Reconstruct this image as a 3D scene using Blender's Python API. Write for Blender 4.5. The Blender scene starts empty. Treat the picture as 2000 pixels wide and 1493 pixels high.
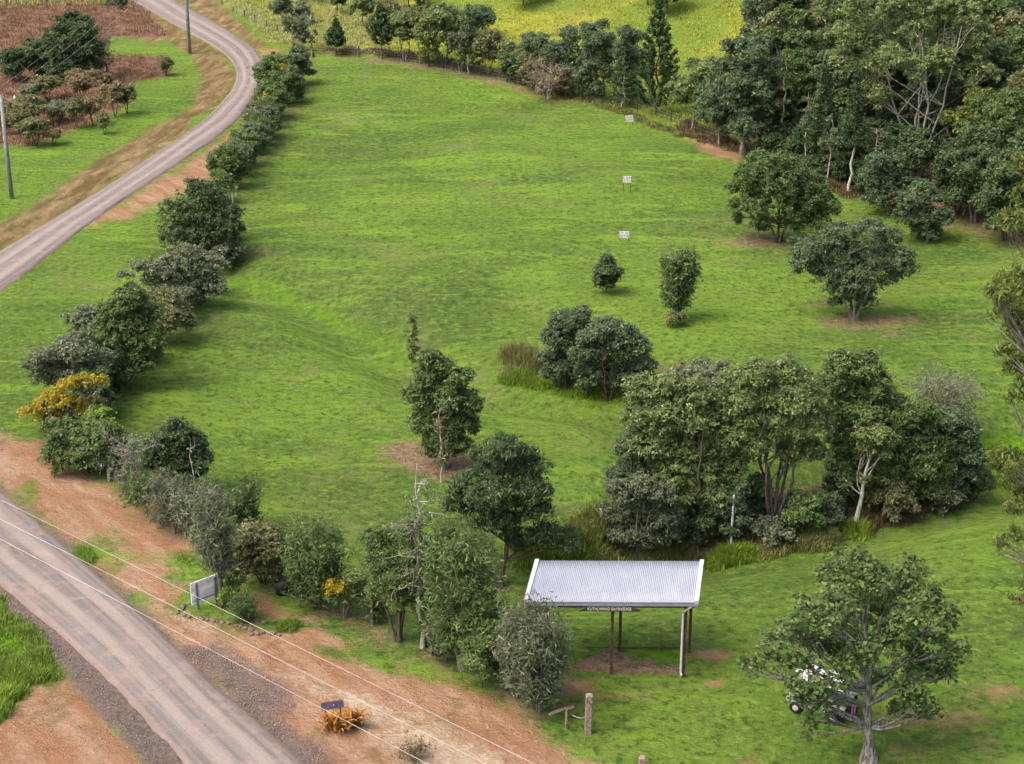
import bpy, math, random
import numpy as np
from mathutils import Vector, Matrix

# ---------------------------------------------------------------- camera, sky, sun, exposure
SC = bpy.context.scene
FPX, TH, CH = 3600.0, math.radians(22.5), 39.0
cam_d = bpy.data.cameras.new("camera"); cam = bpy.data.objects.new("camera", cam_d)
SC.collection.objects.link(cam); SC.camera = cam
cam.location = (0, 0, CH); cam.rotation_euler = (math.radians(90) - TH, 0, 0)
cam_d.sensor_fit = 'HORIZONTAL'; cam_d.sensor_width = 36; cam_d.lens = 36 * FPX / 2000
cam_d.clip_start = 1; cam_d.clip_end = 6000
W = bpy.data.worlds.new("World"); SC.world = W; W.use_nodes = True
SUN_EL, SUN_AZ = math.radians(58), math.radians(-112)      # azimuth from +Y (ahead), negative = left
nt = W.node_tree; nt.nodes.clear()
sk = nt.nodes.new("ShaderNodeTexSky"); sk.sky_type = 'NISHITA'; sk.sun_disc = False
sk.sun_elevation = SUN_EL; sk.sun_rotation = SUN_AZ; sk.air_density = 1.0; sk.dust_density = 8.0; sk.ozone_density = 0.3
bg = nt.nodes.new("ShaderNodeBackground"); bg.inputs[1].default_value = 0.15
wo = nt.nodes.new("ShaderNodeOutputWorld")
nt.links.new(sk.outputs[0], bg.inputs[0]); nt.links.new(bg.outputs[0], wo.inputs[0])
sd = bpy.data.lights.new("sun", 'SUN'); sd.energy = 0.95; sd.angle = math.radians(42); sd.color = (1, .955, .88)
sun = bpy.data.objects.new("sun", sd); SC.collection.objects.link(sun)
dv = Vector((math.sin(SUN_AZ) * math.cos(SUN_EL), math.cos(SUN_AZ) * math.cos(SUN_EL), math.sin(SUN_EL)))
sun.rotation_euler = dv.to_track_quat('Z', 'Y').to_euler(); sun.location = (0, 0, 200)
SC.view_settings.view_transform = 'Standard'; SC.view_settings.look = 'None'
SC.view_settings.gamma = 1; SC.view_settings.exposure = 1.25; SC.view_settings.use_curve_mapping = False
SC.cycles.max_bounces = 5; SC.cycles.diffuse_bounces = 4; SC.cycles.glossy_bounces = 2
SC.cycles.transparent_max_bounces = 4; SC.cycles.transmission_bounces = 2
SC.cycles.use_denoising = True; SC.cycles.denoiser = 'OPENIMAGEDENOISE'; SC.cycles.denoising_input_passes = 'RGB_ALBEDO_NORMAL'; SC.cycles.denoising_prefilter = 'ACCURATE'

COL = SC.collection
RNG = np.random.default_rng(7)
random.seed(7)
ct, st = math.cos(TH), math.sin(TH)

# ---------------------------------------------------------------- terrain
def flat(px, py, z=0.0):
    x = (px - 1000) / FPX; y = (py - 746.5) / FPX
    d = np.array([x, ct - y * st, -st - y * ct]); t = (CH - z) / -d[2]
    return d * t + np.array([0, 0, CH])
def FP(pts): return np.array([flat(*p)[:2] for p in pts])
def pl_dist(X, Y, P):
    """distance to a polyline and the side (+ = left of travel)"""
    best = np.full(X.shape, 1e9); side = np.zeros(X.shape)
    for i in range(len(P) - 1):
        ax, ay = P[i]; bx, by = P[i + 1]; dx, dy = bx - ax, by - ay; L = dx * dx + dy * dy
        t = np.clip(((X - ax) * dx + (Y - ay) * dy) / L, 0, 1)
        qx, qy = X - (ax + t * dx), Y - (ay + t * dy); d = np.hypot(qx, qy)
        s = np.sign(dx * (Y - ay) - dy * (X - ax)); m = d < best
        best = np.where(m, d, best); side = np.where(m, s, side)
    return best, side
GUL = FP([(1000, 1085), (1150, 1075), (1300, 1050), (1500, 1020), (1700, 975), (1930, 925), (2300, 850)])
DIT = FP([(400, 500), (480, 545), (560, 560), (640, 600), (700, 648), (760, 668), (830, 715), (980, 750), (1230, 792), (1300, 880), (1330, 1000)])
DIT2 = FP([(1020, 585), (1290, 690), (1400, 760)])
HIL = FP([(300, -110), (620, 60), (1000, 140), (1350, 262), (1620, 370), (2000, 480), (2600, 600)])
BANK = FP([(900, 310), (1100, 350), (1300, 385), (1440, 410)])
BANK2 = FP([(1240, 290), (1350, 315), (1470, 330)])
def hgt(X, Y):
    X = np.asarray(X, float); Y = np.asarray(Y, float)
    z = .28 * np.sin(X * .13 + Y * .05 + 1) + .30 * np.sin(Y * .11 - X * .06) + .16 * np.sin(X * .31 + 2) * np.sin(Y * .23)
    z = z * np.clip((X + 26) / 12, 0, 1)
    d, s = pl_dist(X, Y, GUL); z = z - 2.3 * np.exp(-(d / 4.2) ** 2)
    d, s = pl_dist(X, Y, DIT); z = z - 1.3 * np.exp(-(d / 2.5) ** 2)
    d, s = pl_dist(X, Y, DIT2); z = z - .6 * np.exp(-(d / 1.6) ** 2)
    d, s = pl_dist(X, Y, BANK); z = z + .35 * np.exp(-(d / 4.5) ** 2)
    d, s = pl_dist(X, Y, BANK2); z = z + .35 * np.exp(-(d / 3.5) ** 2)
    d, s = pl_dist(X, Y, HIL); sd_ = np.where(s > 0, d, -d)
    ramp = np.log1p(np.exp(np.clip((sd_ - 6) / 5, -30, 30))) * 5
    r2 = 150 * (1 - np.exp(-ramp / 150))
    z = z + r2 * .17 * np.clip((X + 22) / 25, 0, 1) + (.9 * np.sin(X * .09 + Y * .07) + .8 * np.sin(X * .17 - Y * .06 + 1.5)) * np.clip((ramp - 3) / 15, 0, 1)
    return z
def h1(x, y): return float(hgt(np.array([x]), np.array([y]))[0])
_T = np.concatenate([np.arange(45, 330, .4), np.arange(330, 900, 2.5)])
def G(px, py):
    x = (px - 1000) / FPX; y = (py - 746.5) / FPX
    d = np.array([x, ct - y * st, -st - y * ct])
    P = d[None] * _T[:, None]; f = CH + P[:, 2] - hgt(P[:, 0], P[:, 1])
    k = int(np.argmax(f < 0)) or len(_T) - 1
    a, b = _T[k - 1], _T[k]
    for _ in range(18):
        m = (a + b) / 2; p = d * m
        if CH + p[2] - h1(p[0], p[1]) < 0: b = m
        else: a = m
    p = d * (a + b) / 2
    return Vector((p[0], p[1], h1(p[0], p[1])))
def zat(P, py):
    k = (py - 746.5) / FPX
    return CH - P.y * (st + k * ct) / (ct - k * st)
def sca(P): return FPX / (P.y * ct + (CH - P.z) * st)

# ---------------------------------------------------------------- object helpers
def tag(o, label=None, cat=None, group=None, kind=None):
    if label: o['label'] = label
    if cat: o['category'] = cat
    if group: o['group'] = group
    if kind: o['kind'] = kind
    return o
def empty(name, loc, rz=0, label=None, cat=None, group=None):
    o = bpy.data.objects.new(name, None); COL.objects.link(o); o.location = loc; o.rotation_euler = (0, 0, rz)
    o.empty_display_size = .3
    return tag(o, label, cat, group)
def mesh_np(V, F, mat, smooth=False):
    """V (n,3); F list of (m,k) index arrays"""
    if not isinstance(F, list): F = [F]
    me = bpy.data.meshes.new("mesh"); V = np.asarray(V, np.float32)
    me.vertices.add(len(V)); me.vertices.foreach_set("co", V.ravel())
    li = np.concatenate([f.ravel() for f in F]).astype(np.int32)
    tot = np.concatenate([np.full(len(f), f.shape[1], np.int32) for f in F])
    me.loops.add(len(li)); me.loops.foreach_set("vertex_index", li)
    me.polygons.add(len(tot)); me.polygons.foreach_set("loop_start", (np.cumsum(tot) - tot).astype(np.int32))
    if smooth: me.polygons.foreach_set("use_smooth", np.ones(len(tot), bool))
    me.update(calc_edges=True)
    if mat: me.materials.append(mat)
    return me
def obj(name, me, parent=None):
    o = bpy.data.objects.new(name, me); COL.objects.link(o)
    if parent: o.parent = parent
    return o
class MB:
    def __init__(s): s.v = []; s.f = []
    def add(s, vs, fs):
        n = len(s.v); s.v += [tuple(v) for v in vs]; s.f += [tuple(i + n for i in f) for f in fs]; return s
    def box(s, c, d, rot=None, bev=0):
        x, y, z = d[0] / 2, d[1] / 2, d[2] / 2
        if bev:
            pts = []; fs = []
            prof = [(-x + bev, -y), (x - bev, -y), (x, -y + bev), (x, y - bev), (x - bev, y), (-x + bev, y), (-x, y - bev), (-x, -y + bev)]
            lev = [(-z, 1 - bev / max(x, y)), (-z + bev, 1), (z - bev, 1), (z, 1 - bev / max(x, y))]
            for lz, k in lev: pts += [(a * k, b * k, lz) for a, b in prof]
            for l in range(3):
                for i in range(8): j = (i + 1) % 8; fs.append((l * 8 + i, l * 8 + j, l * 8 + 8 + j, l * 8 + 8 + i))
            fs += [tuple(range(7, -1, -1)), tuple(range(24, 32))]
        else:
            pts = [(a * x, b * y, cc * z) for cc in (-1, 1) for a, b in ((-1, -1), (1, -1), (1, 1), (-1, 1))]
            fs = [(3, 2, 1, 0), (4, 5, 6, 7), (0, 1, 5, 4), (1, 2, 6, 5), (2, 3, 7, 6), (3, 0, 4, 7)]
        M = Matrix.Translation(c) @ (rot.to_4x4() if rot else Matrix())
        return s.add([M @ Vector(p) for p in pts], fs)
    def tube(s, pts, rad, n=8, caps=True):
        pts = [Vector(p) for p in pts]; rad = rad if isinstance(rad, (list, tuple)) else [rad] * len(pts)
        base = len(s.v)
        for i, p in enumerate(pts):
            t = (pts[min(i + 1, len(pts) - 1)] - pts[max(i - 1, 0)]).normalized()
            r = Vector((0, 0, 1)) if abs(t.z) < .9 else Vector((1, 0, 0))
            u = t.cross(r).normalized(); w = t.cross(u)
            for k in range(n):
                a = 2 * math.pi * k / n; s.v.append(tuple(p + (u * math.cos(a) + w * math.sin(a)) * rad[i]))
        for i in range(len(pts) - 1):
            for k in range(n):
                j = (k + 1) % n; s.f.append((base + i * n + k, base + i * n + j, base + (i + 1) * n + j, base + (i + 1) * n + k))
        if caps:
            s.f.append(tuple(base + k for k in range(n))[::-1]); s.f.append(tuple(base + (len(pts) - 1) * n + k for k in range(n)))
        return s
    def prism(s, poly, y0, y1):
        """polygon in xz extruded along y"""
        n = len(poly); vs = [(a, y0, b) for a, b in poly] + [(a, y1, b) for a, b in poly]
        return s.add(vs, [tuple(range(n)), tuple(range(2 * n - 1, n - 1, -1))] + [(i, i + n, (i + 1) % n + n, (i + 1) % n) for i in range(n)])
    def build(s, name, mat, parent=None, smooth=False):
        me = bpy.data.meshes.new(name); me.from_pydata(s.v, [], s.f)
        if smooth: me.polygons.foreach_set("use_smooth", np.ones(len(me.polygons), bool))
        me.materials.append(mat); me.update(); return obj(name, me, parent)

# ---------------------------------------------------------------- materials
class NT:
    def __init__(s, name):
        s.m = bpy.data.materials.new(name); s.m.use_nodes = True; s.t = s.m.node_tree; s.n = s.t.nodes; s.l = s.t.links
        s.b = s.n["Principled BSDF"]; s.b.inputs['Roughness'].default_value = .8; s.b.inputs['Specular IOR Level'].default_value = .2
        s.out = s.n["Material Output"]
    def put(s, sock, v):
        if v is None: return
        if hasattr(v, 'is_output'): s.l.new(v, sock)
        else: sock.default_value = v
    def noise(s, vec, scale, detail=3, rough=.55, col=False, dist=0):
        n = s.n.new("ShaderNodeTexNoise"); n.inputs['Scale'].default_value = scale; n.inputs['Detail'].default_value = detail
        n.inputs['Roughness'].default_value = rough; n.inputs['Distortion'].default_value = dist
        if vec: s.l.new(vec, n.inputs['Vector'])
        return n.outputs[1 if col else 0]
    def math(s, op, a, b=None, c=None, clamp=False):
        n = s.n.new("ShaderNodeMath"); n.operation = op; n.use_clamp = clamp
        for i, v in enumerate((a, b, c)): s.put(n.inputs[i], v)
        return n.outputs[0]
    def ramp(s, fac, a, b, lo=0.0, hi=1.0):
        n = s.n.new("ShaderNodeMapRange"); n.interpolation_type = 'SMOOTHSTEP'
        for k, v in enumerate((fac, a, b, lo, hi)): s.put(n.inputs[k], v)
        return n.outputs[0]
    def mix(s, fac, a, b, mode='MIX'):
        n = s.n.new("ShaderNodeMix"); n.data_type = 'RGBA'; n.blend_type = mode
        s.put(n.inputs[0], fac)
        for k, v in ((6, a), (7, b)): s.put(n.inputs[k], v if hasattr(v, 'is_output') else tuple(v) + (1,))
        return n.outputs[2]
    def pos(s): return s.n.new("ShaderNodeNewGeometry").outputs['Position']
    def objc(s): return s.n.new("ShaderNodeTexCoord").outputs['Object']
    def isl(s): return s.n.new("ShaderNodeNewGeometry").outputs['Random Per Island']
    def orand(s): return s.n.new("ShaderNodeObjectInfo").outputs['Random']
    def scale(s, vec, v):
        n = s.n.new("ShaderNodeMapping"); s.l.new(vec, n.inputs[0]); n.inputs['Scale'].default_value = v; return n.outputs[0]
    def bump(s, h, strength=.5, dist=.05):
        n = s.n.new("ShaderNodeBump"); n.inputs['Strength'].default_value = strength; n.inputs['Distance'].default_value = dist
        s.l.new(h, n.inputs['Height']); s.l.new(n.outputs[0], s.b.inputs['Normal'])
    def col(s, c): s.put(s.b.inputs['Base Color'], c if hasattr(c, 'is_output') else tuple(c) + (1,)); return s

def simple(name, c, rough=.7, metal=0, var=.15, scale=6, bump=0):
    t = NT(name); v = t.noise(t.objc(), scale, 4)
    d = tuple(x * (1 - var * 2) for x in c); u = tuple(min(1, x * (1 + var * 2)) for x in c)
    t.col(t.mix(t.ramp(v, .3, .7), d, u)); t.b.inputs['Roughness'].default_value = rough; t.b.inputs['Metallic'].default_value = metal
    if bump: t.bump(v, bump, .02)
    return t.m
def leafmat(name, a, b, c, trans=.42, gloss=.5):
    """a dark, b mid, c light tip"""
    t = NT(name); r = t.isl(); n = t.noise(t.objc(), 1.1, 2)
    n = t.math('ADD', t.math('MULTIPLY', n, .6), t.math('MULTIPLY', t.noise(t.objc(), 2.6, 2), .4))
    col = t.mix(t.ramp(t.math('ADD', t.math('MULTIPLY', n, .8), t.math('MULTIPLY', r, .35)), .36, .78), a, b)
    col = t.mix(t.ramp(r, .72, 1.0, 0, .6), col, c)
    hs = t.n.new("ShaderNodeHueSaturation"); t.l.new(col, hs.inputs['Color'])
    t.put(hs.inputs['Value'], t.math('MULTIPLY_ADD', t.orand(), .22, .9)); hs.inputs['Saturation'].default_value = 1
    col = hs.outputs[0]
    t.col(col); t.b.inputs['Roughness'].default_value = gloss; t.b.inputs['Specular IOR Level'].default_value = .15
    tr = t.n.new("ShaderNodeBsdfTranslucent"); t.l.new(col, tr.inputs[0])
    mx = t.n.new("ShaderNodeMixShader"); mx.inputs[0].default_value = trans
    t.l.new(t.b.outputs[0], mx.inputs[1]); t.l.new(tr.outputs[0], mx.inputs[2]); t.l.new(mx.outputs[0], t.out.inputs[0])
    return t.m
L = {
 'dark':  leafmat('leaf_dark', (0.045, 0.075, 0.034), (0.090, 0.139, 0.056), (0.182, 0.246, 0.107)),
 'mid':   leafmat('leaf_mid', (0.060, 0.101, 0.034), (0.126, 0.188, 0.060), (0.246, 0.321, 0.118)),
 'light': leafmat('leaf_light', (0.092, 0.128, 0.049), (0.187, 0.238, 0.088), (0.364, 0.417, 0.171)),
 'blue':  leafmat('leaf_blue', (0.067, 0.104, 0.052), (0.124, 0.177, 0.089), (0.243, 0.301, 0.167)),
 'grey':  leafmat('leaf_grey', (0.089, 0.108, 0.062), (0.168, 0.194, 0.114), (0.322, 0.358, 0.236)),
 'olive': leafmat('leaf_olive', (0.096, 0.107, 0.047), (0.193, 0.201, 0.088), (0.332, 0.332, 0.161)),
 'lime':  leafmat('leaf_lime', (0.108, 0.169, 0.034), (0.229, 0.351, 0.067), (0.389, 0.535, 0.133)),
 'brown': leafmat('leaf_brown', (0.140, 0.113, 0.062), (0.254, 0.212, 0.113), (0.397, 0.348, 0.189)),
 'gold':  leafmat('leaf_gold', (.068, .094, .026), (.15, .185, .042), (.32, .32, .09)),
 'yellow': leafmat('blossom_yellow', (.22, .20, .02), (.42, .33, .025), (.58, .47, .07)),
 'hoop':  leafmat('leaf_hoop', (0.034, 0.059, 0.025), (0.065, 0.109, 0.041), (0.122, 0.183, 0.080)),
 'hoopy': leafmat('leaf_hoop_pale', (0.090, 0.121, 0.042), (0.170, 0.213, 0.068), (0.277, 0.314, 0.119)),
}
def bark(name, a, b):
    t = NT(name); p = t.scale(t.objc(), (3, 3, .8)); n = t.noise(p, 3.5, 5, .65)
    t.col(t.mix(t.ramp(n, .35, .68), a, b)); t.bump(n, .6, .03); t.b.inputs['Roughness'].default_value = .9; return t.m
B = {'grey': bark('bark_grey', (.10, .085, .07), (.28, .25, .21)), 'dark': bark('bark_dark', (.035, .028, .022), (.12, .10, .08)),
     'pale': bark('bark_pale', (.24, .21, .18), (.55, .51, .45)), 'dead': bark('bark_dead', (.16, .14, .13), (.42, .39, .36)),
     'mottle': bark('bark_mottled', (.08, .072, .06), (.36, .34, .31))}

# ---------------------------------------------------------------- ground masks
def poly_mask(X, Y, P, soft):
    out = np.zeros(X.shape, np.float32)
    m = (X > P[:, 0].min() - soft) & (X < P[:, 0].max() + soft) & (Y > P[:, 1].min() - soft) & (Y < P[:, 1].max() + soft)
    x, y = X[m], Y[m]
    if not len(x): return out
    best = np.full(x.shape, 1e9); ins = np.zeros(x.shape, bool); n = len(P)
    for i in range(n):
        ax, ay = P[i]; bx, by = P[(i + 1) % n]; dx, dy = bx - ax, by - ay
        t = np.clip(((x - ax) * dx + (y - ay) * dy) / (dx * dx + dy * dy + 1e-9), 0, 1)
        best = np.minimum(best, np.hypot(x - ax - t * dx, y - ay - t * dy))
        c = ((ay > y) != (by > y)) & (x < (bx - ax) * (y - ay) / ((by - ay) if by != ay else 1e-9) + ax); ins ^= c
    sd_ = np.where(ins, best, -best)
    out[m] = np.clip(.5 + sd_ / (2 * soft), 0, 1)
    return out
def GP(pts): return np.array([[*G(*p)[:2]] for p in pts])
def ell(cx, cy, rx, ry, n=14): return [(cx + rx * math.cos(2 * math.pi * k / n), cy + ry * math.sin(2 * math.pi * k / n)) for k in range(n)]
DIRT, VERGE, RUSS, GRAV, YEL, LUSH_RELIEF, LITT, PALE = range(8)
ROAD_L = [(180, -45), (252, 0), (301, 28), (350, 56), (395, 80), (437, 105), (458, 128), (463, 154), (446, 185), (402, 231), (332, 283), (280, 315), (210, 364), (105, 427), (0, 490)]
ROAD_R = [(262, -45), (343, 0), (385, 25), (422, 44), (458, 66), (503, 97), (518, 128), (513, 160), (497, 195), (455, 248), (385, 297), (345, 325), (260, 380), (168, 444), (55, 534)]
LOW_L = [(0, 1150), (75, 1212), (150, 1277), (225, 1350), (300, 1432), (352, 1493)]
LOW_R = [(0, 955), (67, 1009), (140, 1073), (245, 1165), (330, 1245), (437, 1350), (525, 1422), (602, 1489)]
SOFT_ = 1.0
MASKS = [  # (channel, pixel polygon, softness m, strength)
 (DIRT, [(-200, 800), (0, 850), (60, 862), (130, 862), (215, 950), (330, 1010), (420, 1080), (380, 1130), (350, 1190), (480, 1235), (600, 1195), (650, 1262), (760, 1300), (900, 1335), (1010, 1375), (1110, 1440), (1190, 1493), (1250, 1600), (600, 1600), (500, 1420), (430, 1370), (350, 1300), (280, 1200), (140, 1080), (0, 960), (-200, 800)], 1.0, .95),
 (DIRT, [(470, 1160), (520, 1165), (600, 1215), (720, 1270), (700, 1300), (600, 1260), (540, 1225), (490, 1190)], .6, 1),
 (DIRT, [(-80, 1420), (0, 1400), (70, 1335), (130, 1345), (215, 1420), (300, 1500), (330, 1600), (-80, 1600)], .6, 1),
 (DIRT, [(150, 445), (245, 390), (320, 345), (400, 300), (445, 262), (455, 285), (425, 345), (340, 385), (250, 428)], 1.2, .95),
 (DIRT, [(1335, 268), (1400, 275), (1460, 305), (1440, 318), (1380, 300)], .8, .85),
 (DIRT, [(500, 95), (560, 95), (545, 110), (515, 125)], 1, .9),
 (DIRT, ell(1385, 1278, 36, 10), .4, 1), (DIRT, ell(1395, 1335, 22, 6), .3, .9),
 (DIRT, ell(1660, 1428, 20, 7), .3, .9), (DIRT, ell(1720, 1395, 44, 10), .5, .8), (DIRT, ell(1840, 1405, 100, 22), .9, .80),
 (DIRT, ell(1770, 1470, 60, 16), .8, .72), (DIRT, ell(1450, 1488, 50, 14), .6, .6), (DIRT, ell(1940, 1350, 60, 18), .8, .75), (DIRT, ell(1930, 1450, 60, 18), .9, .6), (DIRT, ell(1850, 1330, 24, 6), .4, .7),
 (DIRT, ell(1120, 1345, 44, 26), .8, .82), (DIRT, ell(1215, 1360, 64, 10), .5, .78), (DIRT, ell(1300, 1340, 60, 12), .7, .62),
 (DIRT, ell(1120, 1380, 50, 22), .9, .65), (DIRT, ell(1420, 1300, 50, 16), .8, .55), (DIRT, ell(985, 1152, 60, 8), .5, .75),
 (DIRT, ell(1690, 918 + 4, 45, 8), .6, .0),
 (VERGE, [(-60, 520), (-60, 470), (0, 440), (100, 378), (200, 308), (300, 250), (380, 205), (392, 150), (375, 112), (300, 62), (235, 0), (180, -45), (252, 0), (350, 56), (437, 105), (463, 154), (446, 185), (332, 283), (210, 364), (105, 427), (0, 490)], .9, 1),
 (VERGE, [(343, 0), (385, -20), (430, 10), (480, 55), (525, 88), (500, 98), (455, 63), (385, 25)], .8, 1),
 (VERGE, [(330, 345), (400, 292), (470, 240), (500, 195), (520, 215), (470, 270), (400, 320)], .8, .8),
 (VERGE, [(95, 1080), (250, 1190), (330, 1270), (360, 1290), (300, 1200), (200, 1100), (60, 985), (20, 940), (0, 940)], .7, .7),
 (RUSS, [(-100, 300), (-60, 60), (0, 20), (240, -60), (300, 30), (330, 70), (300, 75), (210, 70), (200, 110), (320, 110), (330, 150), (260, 160), (230, 215), (150, 250), (60, 285), (0, 285)], 1.6, 1),
 (RUSS, [(180, 110), (310, 108), (332, 140), (290, 160), (200, 160)], 1, .8),
 (VERGE, [(210, 20), (300, 40), (335, 75), (300, 90), (205, 60)], 1.2, .8),
 (GRAV, [(335, 1262), (430, 1252), (462, 1285), (510, 1310), (560, 1335), (585, 1372), (550, 1400), (600, 1440), (660, 1493), (700, 1600), (620, 1600), (437, 1362)], 1.0, .85),
 (GRAV, [(-50, 1070), (0, 1090), (150, 1215), (352, 1430), (480, 1600), (330, 1600), (270, 1480), (190, 1390), (110, 1290), (0, 1180)], .5, 1),
 (DIRT, [(60, 1225), (120, 1310), (210, 1400), (310, 1500), (340, 1600), (250, 1600), (190, 1440), (100, 1350)], .8, 1), (LITT, ell(1697, 1484, 34, 10), .5, .7),
 (GRAV, [(-40, 920), (0, 945), (140, 1060), (245, 1150), (345, 1250), (330, 1270), (245, 1175), (0, 965)], .5, .8),
 (YEL, [(-200, 30), (20, 0), (240, 0), (180, -60), (343, 0), (430, 8), (530, 88), (600, 90), (640, 108), (800, 112), (1000, 158), (1110, 190), (1240, 222), (1330, 265), (1420, 290), (1600, 345), (2100, 500), (2100, -400), (-400, -400)], 1.6, 1),
 (YEL, [(200, 70), (330, 70), (380, 100), (395, 140), (330, 165), (310, 110), (200, 108)], 2.5, .55),
 (YEL, [(1380, 1085), (1500, 1060), (1690, 1030), (1690, 1060), (1500, 1095), (1370, 1118)], .6, .7),
 (LUSH_RELIEF, [(975, 738), (1040, 728), (1130, 752), (1225, 782), (1200, 790), (1040, 760)], .8, 1),
 (LUSH_RELIEF, [(1860, 925), (1960, 935), (2100, 930), (2100, 850), (1900, 862)], 1.2, 1),
 (LUSH_RELIEF, [(1370, 1095), (1480, 1078), (1480, 1100), (1370, 1120)], .5, 1),
 (LUSH_RELIEF, [(0, 1180), (60, 1225), (110, 1310), (60, 1400), (-40, 1430), (-40, 1170)], .8, .85),
 (LUSH_RELIEF, [(1100, 1262), (1350, 1264), (1352, 1300), (1240, 1282), (1180, 1268)], .3, .6),
 (LUSH_RELIEF, [(430, 530), (560, 545), (700, 625), (820, 695), (900, 728), (820, 715), (690, 668), (540, 590), (440, 560)], 1.2, .72), (LUSH_RELIEF, [(880, 300), (1100, 345), (1300, 385), (1420, 415), (1290, 400), (1080, 362), (880, 315)], 1.4, .34), (LUSH_RELIEF, ell(480, 880, 60, 30), 2, .4), (LUSH_RELIEF, ell(500, 1010, 60, 25), 2, .45), (LUSH_RELIEF, ell(700, 600, 80, 20), 2, .3),  # swale and bank bands: lush green brightened in place of weak relief shading
 (LITT, [(612, 112), (640, 112), (612, 200), (560, 290), (510, 345), (470, 420), (440, 400), (500, 300), (560, 200)], 1.6, .62),
 (LITT, ell(505, 493, 38, 12), 1, .8), (LITT, [(370, 520), (440, 520), (470, 500), (440, 560), (330, 690), (250, 780), (200, 830), (190, 790), (300, 660)], 1.6, .55),
 (LITT, ell(400, 690, 60, 12), 1.2, .35), (LITT, ell(330, 740, 40, 14), 1.2, .4),
 (LITT, [(740, 872), (800, 862), (900, 875), (945, 900), (900, 935), (860, 940), (800, 915), (760, 900)], .7, .97),
 (LITT, ell(1690, 628, 110, 18), 1.2, .8), (LITT, ell(1600, 590, 60, 18), 1.0, .5), (LITT, ell(1760, 655, 60, 12), 1, .6),
 (LITT, ell(1495, 472, 90, 14), 1.2, .85), (LITT, ell(1260, 612, 50, 12), 1, .45), (LITT, ell(1215, 566, 24, 8), .7, .5),
 (LITT, [(1160, 780), (1230, 790), (1225, 797), (1150, 786)], .5, .6), (LITT, ell(1010, 770, 50, 6), .7, .5), (LITT, ell(1300, 718, 30, 12), .8, .6),
 (LITT, [(620, 106), (700, 110), (850, 122), (1000, 160), (1110, 195), (1100, 200), (990, 172), (840, 135), (690, 117)], 1.2, .9),
 (LITT, [(1100, 190), (1200, 222), (1330, 270), (1320, 262), (1240, 222), (1140, 192)], 1.1, .5),
 (LITT, [(1440, 300), (1600, 350), (1700, 385), (1800, 425), (2100, 500), (2100, 300), (1700, 200), (1450, 200)], 2.2, .95),
 (LITT, [(1200, 1090), (1230, 1000), (1500, 980), (1880, 900), (1900, 960), (1700, 1020), (1500, 1070), (1370, 1100)], 1.3, 1),
 (LITT, ell(1835, 1021, 50, 5), .5, .6), (LITT, ell(735, 232, 16, 4), .5, .6),
 (LITT, [(420, 1100), (700, 1170), (850, 1250), (1000, 1330), (1080, 1390), (1000, 1380), (850, 1320), (700, 1260), (500, 1180)], 1.1, .6),
 (LITT, [(220, 930), (420, 1060), (560, 1130), (540, 1160), (380, 1100), (230, 990)], 1, .7),
 (LITT, [(350, 1180), (440, 1160), (520, 1210), (580, 1235), (480, 1235)], .6, .5),
 (LITT, ell(880, 1235, 60, 20), 1, .4), (LITT, ell(1480, 880, 1, 1), .5, 0),
 (LITT, [(1110, 1312), (1125, 1292), (1160, 1284), (1195, 1268), (1225, 1278), (1240, 1292), (1265, 1283), (1285, 1298), (1345, 1306), (1330, 1318), (1200, 1316)], .29, 1),
 (PALE, [(440, 1285), (560, 1310), (760, 1370), (900, 1440), (1060, 1520), (800, 1520), (700, 1400), (600, 1345)], 1.2, .85),
 (PALE, [(-80, 860), (0, 880), (60, 940), (160, 1030), (250, 1110), (330, 1170), (430, 1220), (420, 1250), (330, 1220), (220, 1120), (120, 1030), (0, 920)], .6, .6),
 (PALE, ell(490, 1295, 60, 14), .7, .5),
 (LITT, [(470, 560), (410, 620), (370, 700), (345, 770), (352, 772), (378, 702), (417, 624), (478, 562)], .3, .5), (LITT, [(500, 575), (440, 630), (402, 700), (380, 770), (387, 772), (410, 704), (448, 634), (508, 578)], .3, .45),
 (LITT, ell(640, 190, 10, 60), 1.2, .4), (LITT, ell(850, 225, 14, 4), .5, .3), (LITT, ell(960, 700, 60, 8), 1, .3), (LITT, ell(1180, 640, 60, 8), 1, .35),
]
CLEAR = [  # grass showing through the dirt
 ([(400, 1085), (330, 1075), (240, 1070), (180, 1050), (230, 1110), (330, 1100)], .8, .5), (ell(395, 1105, 70, 14), .8, .75), (ell(165, 1082, 30, 14), .5, .8),
 (ell(60, 955, 22, 30), .6, .5), (ell(230, 1040, 50, 30), 1.2, .45), (ell(350, 1130, 40, 12), .6, .5), (ell(410, 1180, 45, 20), .6, .6), (ell(270, 1170, 20, 8), .5, .5),
 (ell(560, 1222, 40, 10), .4, .9), ([(620, 1270), (720, 1262), (830, 1300), (760, 1305)], .7, .6), ([(1040, 1420), (1130, 1400), (1180, 1480), (1120, 1470)], .8, .6),
 (ell(150, 1000, 26, 18), .7, .4), (ell(420, 250, 26, 30), .6, .0), (ell(410, 235, 40, 12), .6, .7),
]
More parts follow.
